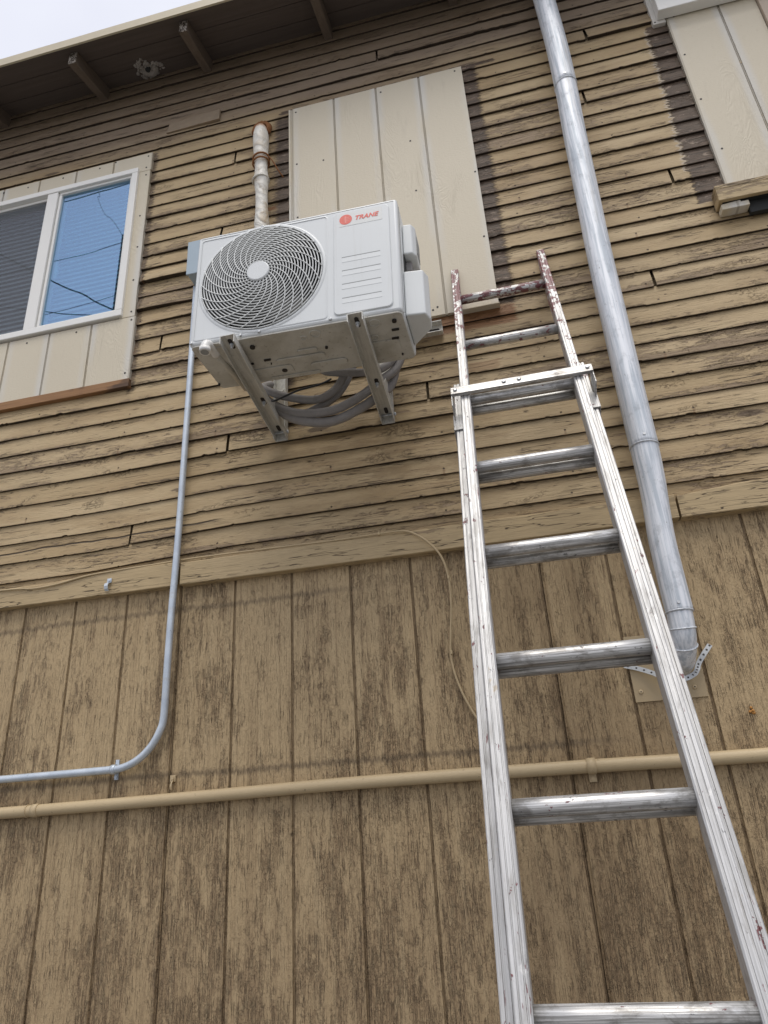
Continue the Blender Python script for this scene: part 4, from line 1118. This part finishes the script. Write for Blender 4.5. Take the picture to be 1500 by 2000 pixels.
# ---------------------------------------------------------------- beige painted horizontal pipe
pp = thing('painted_pipe', 'long beige painted pipe running level across the plywood behind the ladder', 'pipe', (-.5, -.018, 1.686))
PB = Vector(pp.location)
mb = MB(); pts = [(-3.0, -.022, 1.674), (-1.715, -.022, 1.6775), (-1.05, -.022, 1.683), (-.53, -.022, 1.690), (.117, -.022, 1.688), (.57, -.022, 1.684), (2.0, -.022, 1.680)]
mb.tube([Vector(p) - PB for p in spline(pts, 10)], .0178, 20); mb.build('pipe', M_PIPE, pp)
for x, z, L in ((-1.591, 1.678, .022), (-1.62, 1.678, .004)):
    mb = MB(); mb.tube([Vector((x - L / 2, -.022, z)) - PB, Vector((x + L / 2, -.022, z + .0002)) - PB], .0200, 20); mb.build('coupling', M_PIPE, pp)
mb = MB(); mb.tube([Vector((.112, -.022, 1.6885)) - PB, Vector((.136, -.022, 1.6885)) - PB], .0212, 20)
mb.box(.114 - PB.x, .134 - PB.x, -.006 - PB.y, -.001 - PB.y, 1.648 - PB.z, 1.70 - PB.z); mb.disc(Vector((.124, -.006, 1.657)) - PB, (0, -1, 0), .006, .004, 8)
mb.build('strap', M_PIPE, pp)
# small painted half strap above it
ts = thing('painted_strap', 'little beige painted half strap with one screw just above the beige pipe', 'strap', (-1.134, -.002, 1.728))
mb = MB(); mb.box(-.009, .009, -.004, .003, .004, .024); mb.disc((0, -.004, .015), (0, -1, 0), .0055, .004, 8)
mb.build('tab', M_PIPE, ts, bevel=.001)
mb = MB(); mb.tube(spline([(0, .0, .006), (0, -.010, .002), (0, -.014, -.008), (0, -.010, -.018)], 4), .009, 8, flat=.25); mb.build('clip', M_PIPE, ts)

# ---------------------------------------------------------------- thin painted cable along the trim
cb = thing('painted_cable', 'thin beige painted cable lying on the trim board and hanging down behind the ladder', 'cable', (-.3, -.045, 2.44))
KB = Vector(cb.location)
pts = [(-2.6, -.036, 2.45), (-1.86, -.036, 2.434), (-1.72, -.036, 2.424), (-1.62, -.036, 2.428), (-1.494, -.034, 2.446), (-1.353, -.030, 2.452), (-1.22, -.026, 2.456), (-1.08, -.026, 2.459), (-.82, -.028, 2.455), (-.582, -.034, 2.449), (-.40, -.040, 2.448), (-.350, -.042, 2.4455),
       (-.314, -.044, 2.434), (-.266, -.045, 2.395), (-.229, -.045, 2.343), (-.213, -.038, 2.28), (-.212, -.026, 2.197), (-.224, -.016, 2.10), (-.231, -.010, 2.02), (-.214, -.008, 1.935), (-.178, -.007, 1.85), (-.13, -.007, 1.78)]
mb = MB(); mb.tube([Vector(p) - KB for p in spline(pts, 6)], .0034, 8); mb.build('wire', M_TANC, cb)
for x, z, y in ((-.425, 2.4485, -.040), (-.2115, 2.27, -.037), (-.228, 2.04, -.012)):
    mb = MB(); c_ = Vector((x, y, z)) - KB
    mb.box(c_.x - .003, c_.x + .003, c_.y - .005, c_.y + .007, c_.z - .006, c_.z + .006); mb.build('clip', M_TANC, cb, bevel=.001)
# cable tail at the far right panel
c2 = thing('dangling_cable', 'short brown cable curving down the right hand panel onto the broken sill', 'cable', (1.12, -.04, 3.6))
mb = MB(); mb.tube([Vector(p) - Vector((1.12, -.04, 3.6)) for p in spline([(1.062, -.045, 3.592), (1.085, -.045, 3.612), (1.115, -.04, 3.66), (1.145, -.035, 3.74), (1.19, -.035, 3.85)], 6)], .004, 8)
mb.build('wire', plain('brown_cable', (.20, .13, .08), .5), c2)

# ================================================================= DOWNSPOUT
ds = thing('downspout', 'round galvanised downspout leaning slightly down the wall right of the ladder', 'downspout', (.42, -.1, 2.0))
DB = Vector(ds.location); DR = .0368
def dsec(pts, name, r=DR, n=28, **k):
    mb = MB(); mb.tube([Vector(p) - DB for p in pts], r, n, True)
    o = mb.build(name, M_GALV, None); o.parent = ds; 
    for v_ in o.data.vertices: v_.co += DB
    o.location = -DB; return o
dsec(spline([(.452, -.12, 5.14), (.464, -.106, 4.95), (.470, -.100, 4.80), (.474, -.100, 4.50), (.470, -.100, 4.245)], 6), 'pipe_section', .0440)
dsec(spline([(.470, -.100, 4.262), (.467, -.100, 4.16), (.460, -.100, 4.0), (.453, -.100, 3.73), (.443, -.100, 3.36), (.439, -.100, 2.94), (.437, -.100, 2.75), (.437, -.100, 2.585)], 6), 'pipe_section', .0428)
P3 = spline([(.437, -.100, 2.600), (.436, -.100, 2.53), (.434, -.100, 2.45), (.429, -.100, 2.37), (.424, -.100, 2.28), (.424, -.100, 2.16), (.425, -.100, 2.063)], 6)
dsec(P3, 'pipe_section', [.0415 - .0042 * min(1, max(0, (2.55 - p.z) / .16)) for p in P3])
dsec(spline([(.4240, -.100, 2.085), (.4235, -.100, 2.050), (.422, -.099, 2.022), (.420, -.094, 1.998), (.417, -.080, 1.972), (.414, -.056, 1.950), (.412, -.028, 1.940), (.411, 0.0, 1.938)], 4), 'elbow', DR - .0022)
for c_, nrm, br_ in (((.470, -.1, 4.247), (0, 0, 1), .0440), ((.437, -.1, 2.588), (.05, 0, 1), .0430), ((.424, -.1, 2.066), (0, 0, 1), DR), ((.4215, -.098, 2.020), (0, -.2, 1), DR), ((.4175, -.083, 1.978), (0, -.75, 1), DR)):
    q = Vector(nrm).to_track_quat('Z', 'Y'); mb = MB()
    mb.tube([Vector(c_) - DB + q @ Vector((math.cos(2 * math.pi * k / 32) * (br_ + .0003), math.sin(2 * math.pi * k / 32) * (br_ + .0003), 0)) for k in range(32)], .0019, 6, False, closed=True)
    mb.build('seam_bead', M_GALV, ds)
for x, z, rr_ in ((.468, 4.268, .043), (.437, 2.612, .0418), (.421, 2.085, DR)):
    mb = MB(); mb.disc(Vector((x, -.1 - rr_ + .001, z)) - DB, (0, -1, .1), .0045, .004, 8); mb.build('screw', M_SCREW, ds)
# cover plate behind the outlet
cp = thing('cover_plate', 'square tan painted metal plate screwed to the plywood behind the downspout outlet', 'plate', (.372, -.001, 1.94))
mb = MB(); mb.box(-.0965, .0970, -.004, 0, -.094, .092); mb.build('plate', M_PLATE, cp, bevel=.0008)
for x in (-.078, .066):
    mb = MB(); mb.tube([(x, -.004, -.066), (x, -.006, -.066), (x, -.0078, -.066)], [.0068, .0066, .004], 12); mb.disc((x, -.0078, -.066), (0, -1, 0), .0018, .0006, 6, 1); mb.build('screw', [M_PIPE, M_BLACK], cp)
# perforated hanger strap
hsr = thing('perforated_strap', 'bent perforated steel hanger strap cradling the downspout elbow', 'strap', (.385, -.02, 1.92))
SB = Vector(hsr.location)
path = [Vector(p) for p in spline([(.262, -.010, 1.950), (.300, -.016, 1.936), (.335, -.030, 1.917), (.362, -.055, 1.895), (.400, -.080, 1.888), (.432, -.062, 1.900), (.448, -.040, 1.916), (.458, -.032, 1.934), (.480, -.026, 1.960), (.503, -.012, 1.984)], 6)]
mb = MB(); nP = len(path); wv_ = []
for i, p in enumerate(path):
    t_ = (path[min(i + 1, nP - 1)] - path[max(i - 1, 0)]).normalized(); nr_ = Vector((0, -1, .25)); sd = t_.cross(nr_).normalized(); fr_ = sd.cross(t_).normalized(); wv_.append((sd, fr_))
    for a, b in ((-1, 0), (1, 0), (1, 1), (-1, 1)): mb.v.append(tuple(p + sd * .0070 * a + fr_ * .0012 * b - SB))
for i in range(nP - 1):
    for k in range(4): mb.f.append((i * 4 + k, i * 4 + 4 + k, i * 4 + 4 + (k + 1) % 4, i * 4 + (k + 1) % 4)); mb.mi.append(0); mb.sm.append(False)
mb.f += [(0, 1, 2, 3), tuple((nP - 1) * 4 + k for k in range(4))]; mb.mi += [0, 0]; mb.sm += [False, False]
for i in range(2, nP - 1, 3):
    sd, fr_ = wv_[i]
    for sg in (1, -1): mb.disc(path[i] + fr_ * (.0006 + .0009 * sg) - SB, fr_ * sg, .0032 if i > nP - 14 else .0028, .0004, 8, 1)
mb.build('band', [plain('dull_zinc', (.36, .375, .385), .5, .2, .15, 60), M_BLACK], hsr)
# orange mud dab on the plywood
md = MB()
rr = random.Random(9)
for k in range(9):
    p = Vector((rr.uniform(-.006, .006), -.002, rr.uniform(-.010, .006))); s_ = rr.uniform(.003, .005)
    md.tube([p + Vector((0, .004, 0)), p, p + Vector((0, -s_ * .8, -s_ * .3))], [s_, s_ * .9, s_ * .3], 7)
o = md.build('foam_dab', plain('orange_foam', (.42, .20, .05), .8, 0, .3, 90)); o.location = (.4988 + .07, 0, 1.802)
tag(o, 'small orange foam dab stuck on the plywood right of the ladder', 'foam')

# ================================================================= LADDER
ld = thing('extension_ladder', 'scuffed aluminium extension ladder with red paint spots leaning on the wall', 'ladder', (.087, -1.357, 0), (-math.atan2(.361, .932), 0, 0))
M_LAD, M_RNG = mat_ladder(), mat_rung()
IW = .155     # half inner width
def rail(side, inner, outer, yc, dep, s0, s1, name, lab=None):
    """C channel opening outwards with ribs on the front flange"""
    t_ = .0025; w_ = outer - inner; yf = yc - dep / 2; yb = yc + dep / 2
    pr = [(0, yf + .003), (.003, yf), (w_ * .20, yf), (w_ * .23, yf + .0022), (w_ * .29, yf + .0022), (w_ * .32, yf - .0003), (w_ * .60, yf - .0003), (w_ * .63, yf + .0022), (w_ * .69, yf + .0022), (w_ * .72, yf), (w_ - .002, yf), (w_, yf + .002),
          (w_, yf + .007), (w_ - t_, yf + .007), (w_ - t_, yf + t_ + .002), (t_, yf + t_ + .002), (t_, yb - t_), (w_ - t_, yb - t_), (w_ - t_, yb - .007), (w_, yb - .007), (w_, yb), (.0, yb)]
    mb = MB(); n = len(pr); nseg = 12
    vs = []
    for j in range(nseg + 1):
        z = s0 + (s1 - s0) * j / nseg
        sh = .012 * max(0, (z - 2.2) / 1.5) if side < 0 else 0.0      # the left rail leans in a touch towards the top
        vs += [(side * (inner + a) + sh, b, z) for a, b in pr]
    mb._add(vs, [(j * n + i, j * n + (i + 1) % n, (j + 1) * n + (i + 1) % n, (j + 1) * n + i) for j in range(nseg) for i in range(n)] + [tuple(range(n))[::-1], tuple(nseg * n + i for i in range(n))])
    o = mb.build(name, M_LAD, ld)
    return o
for sd in (-1, 1):
    rail(sd, IW, IW + .0280, 0, .050, .42, 3.735 + (.02 if sd > 0 else 0), 'fly_rail')
    rail(sd, IW + .0240, IW + .0530, .057, .060, .02, 3.065, 'base_rail')
prof = [1 + (.035 if k % 2 else -.02) if 3 <= k <= 20 else 1 for k in range(36)]
def rung(s, y, half, rd=.0166, name='rung'):
    mb = MB(); mb.tube([(-half, 0, 0), (-half * .5, 0, 0), (half * .5, 0, 0), (half, 0, 0)], rd, 36, True, prof=prof, flat=1.0)
    me_o = mb.build(name, M_RNG, ld)
    for v_ in me_o.data.vertices: v_.co += Vector((0, y, s))
    return me_o
for k in range(11): rung(3.540 - .3048 * k, 0, IW + .001)
for k in range(2, 12):
    s = 3.542 - .3048 * k
    if s > .1: rung(s, .0405, IW + .025)
# cap plates on rungs ends are hidden; guide bar clamped across the top of the base section
mb = MB()
mb.box(-IW - .050, IW + .057, -.0395, -.0355, 2.925, 2.958)
mb.box(-IW - .050, IW + .057, -.0355, -.028, 2.925, 2.9285)
for sd in (-1, 1):
    of_ = .0465 if sd < 0 else .0538; a, b = sorted((sd * (IW + of_), sd * (IW + of_ + .0032))); mb.box(a, b, -.0353, .03, 2.875, 2.957)
gb = mb.build('guide_bar', M_RNG, ld, bevel=.001)
for x in (-IW - .036, IW + .043, -.045, .0):
    mb = MB(); mb.tube([(x, -.0395, 2.942), (x, -.0425, 2.942), (x, -.044, 2.942)], [.0065, .006, .003], 12); mb.build('rivet', M_SCREW, gb)
for sd in (-1, 1):
    of_ = -.006 if sd < 0 else 0.0
    a, b = sorted((sd * (IW + .0290 + of_), sd * (IW + .0600 + of_)))
    mb = MB(); mb.box(a, b, .0215, .0262, 2.83, 2.90); mb.box(*(sorted((sd * (IW + .0565 + of_), sd * (IW + .0600 + of_)))), .0264, .092, 2.83, 2.90)
    mb.build('guide_bracket', M_LAD, ld, bevel=.001)
for sd in (-1, 1):
    a, b = sorted((sd * (IW + .028), sd * (IW + .062))); mb = MB(); mb.box(a, b, .01, .09, -.0, .02); mb.build('foot', M_CABLEB, ld, bevel=.003)

# ================================================================= things across the street, seen mirrored in the glass
def mirror_pt(x, z, dist, GY=-.018):
    """a point `dist` m in front of the wall that shows in the glass at (x, z)"""
    h = Vector((x, GY, z)); d = (h - Vector((0, -2.1017, 1.6))); d.y = -d.y
    return h + d * ((dist + GY) / -d.y) if d.y < 0 else h
def wire(name, label, pts, dist, r, mat_, twist=False):
    grp = 'power cables across the street'
    P_ = [mirror_pt(x, z, dist) for x, z in pts]
    a, b = P_[0], P_[-1]; e = (b - a); P_ = [a - e * 2.2 + Vector((0, 0, e.length * .10))] + P_ + [b + e * 2.2 + Vector((0, 0, e.length * .10))]
    c_ = P_[1].copy(); t = thing(name, label, 'cable', c_, (0, 0, 0), grp)
    r *= .62
    L = [p - c_ for p in spline(P_, 10)]
    mb = MB(); mb.tube(L, r, 6); mb.build('wire', mat_, t)
    return t
wire('power_cable', 'highest thick power cable mirrored in the right window pane', [(-1.91, 4.405), (-1.70, 4.415), (-1.535, 4.425)], 9.0, .020, M_CABLEB)
wire('power_cable', 'thin looping wire mirrored near the top of the right window pane', [(-1.72, 4.462), (-1.70, 4.38), (-1.65, 4.26), (-1.56, 4.13)], 9.5, .011, M_CABLEB)
wire('power_cable', 'power cable mirrored at mid height of the right window pane', [(-1.90, 4.03), (-1.70, 4.03), (-1.545, 4.05)], 9.2, .013, M_CABLEB)
wire('twisted_cable', 'thick twisted cable mirrored slanting down the right window pane', [(-1.90, 3.93), (-1.70, 3.79), (-1.54, 3.665)], 8.6, .030, M_CABLEB)
wire('power_cable', 'lowest cable mirrored near the bottom left of the right window pane', [(-1.90, 3.745), (-1.78, 3.70), (-1.64, 3.66)], 8.8, .020, M_CABLEB)
wire('power_cable', 'fine cable mirrored rising to the right near the pane bottom', [(-1.90, 3.72), (-1.70, 3.73), (-1.535, 3.745)], 9.4, .011, M_CABLEB)
pt = mirror_pt(-1.520, 4.06, 9.8)
up_ = thing('utility_pole', 'wooden utility pole with a grey transformer mirrored at the window edge', 'pole', (pt.x, pt.y, 0))
mb = MB(); mb.tube([(0, 0, 0), (0, 0, pt.z * .5), (0, 0, pt.z + .1)], [.17, .14, .11], 14); mb.build('post', M_WOODP, up_)
mb = MB(); mb.tube([(.22, 0, pt.z - .9), (.22, 0, pt.z - .87), (.22, 0, pt.z - .40), (.22, 0, pt.z - .36)], [.10, .12, .12, .10], 18); mb.build('transformer', M_BOX, up_)
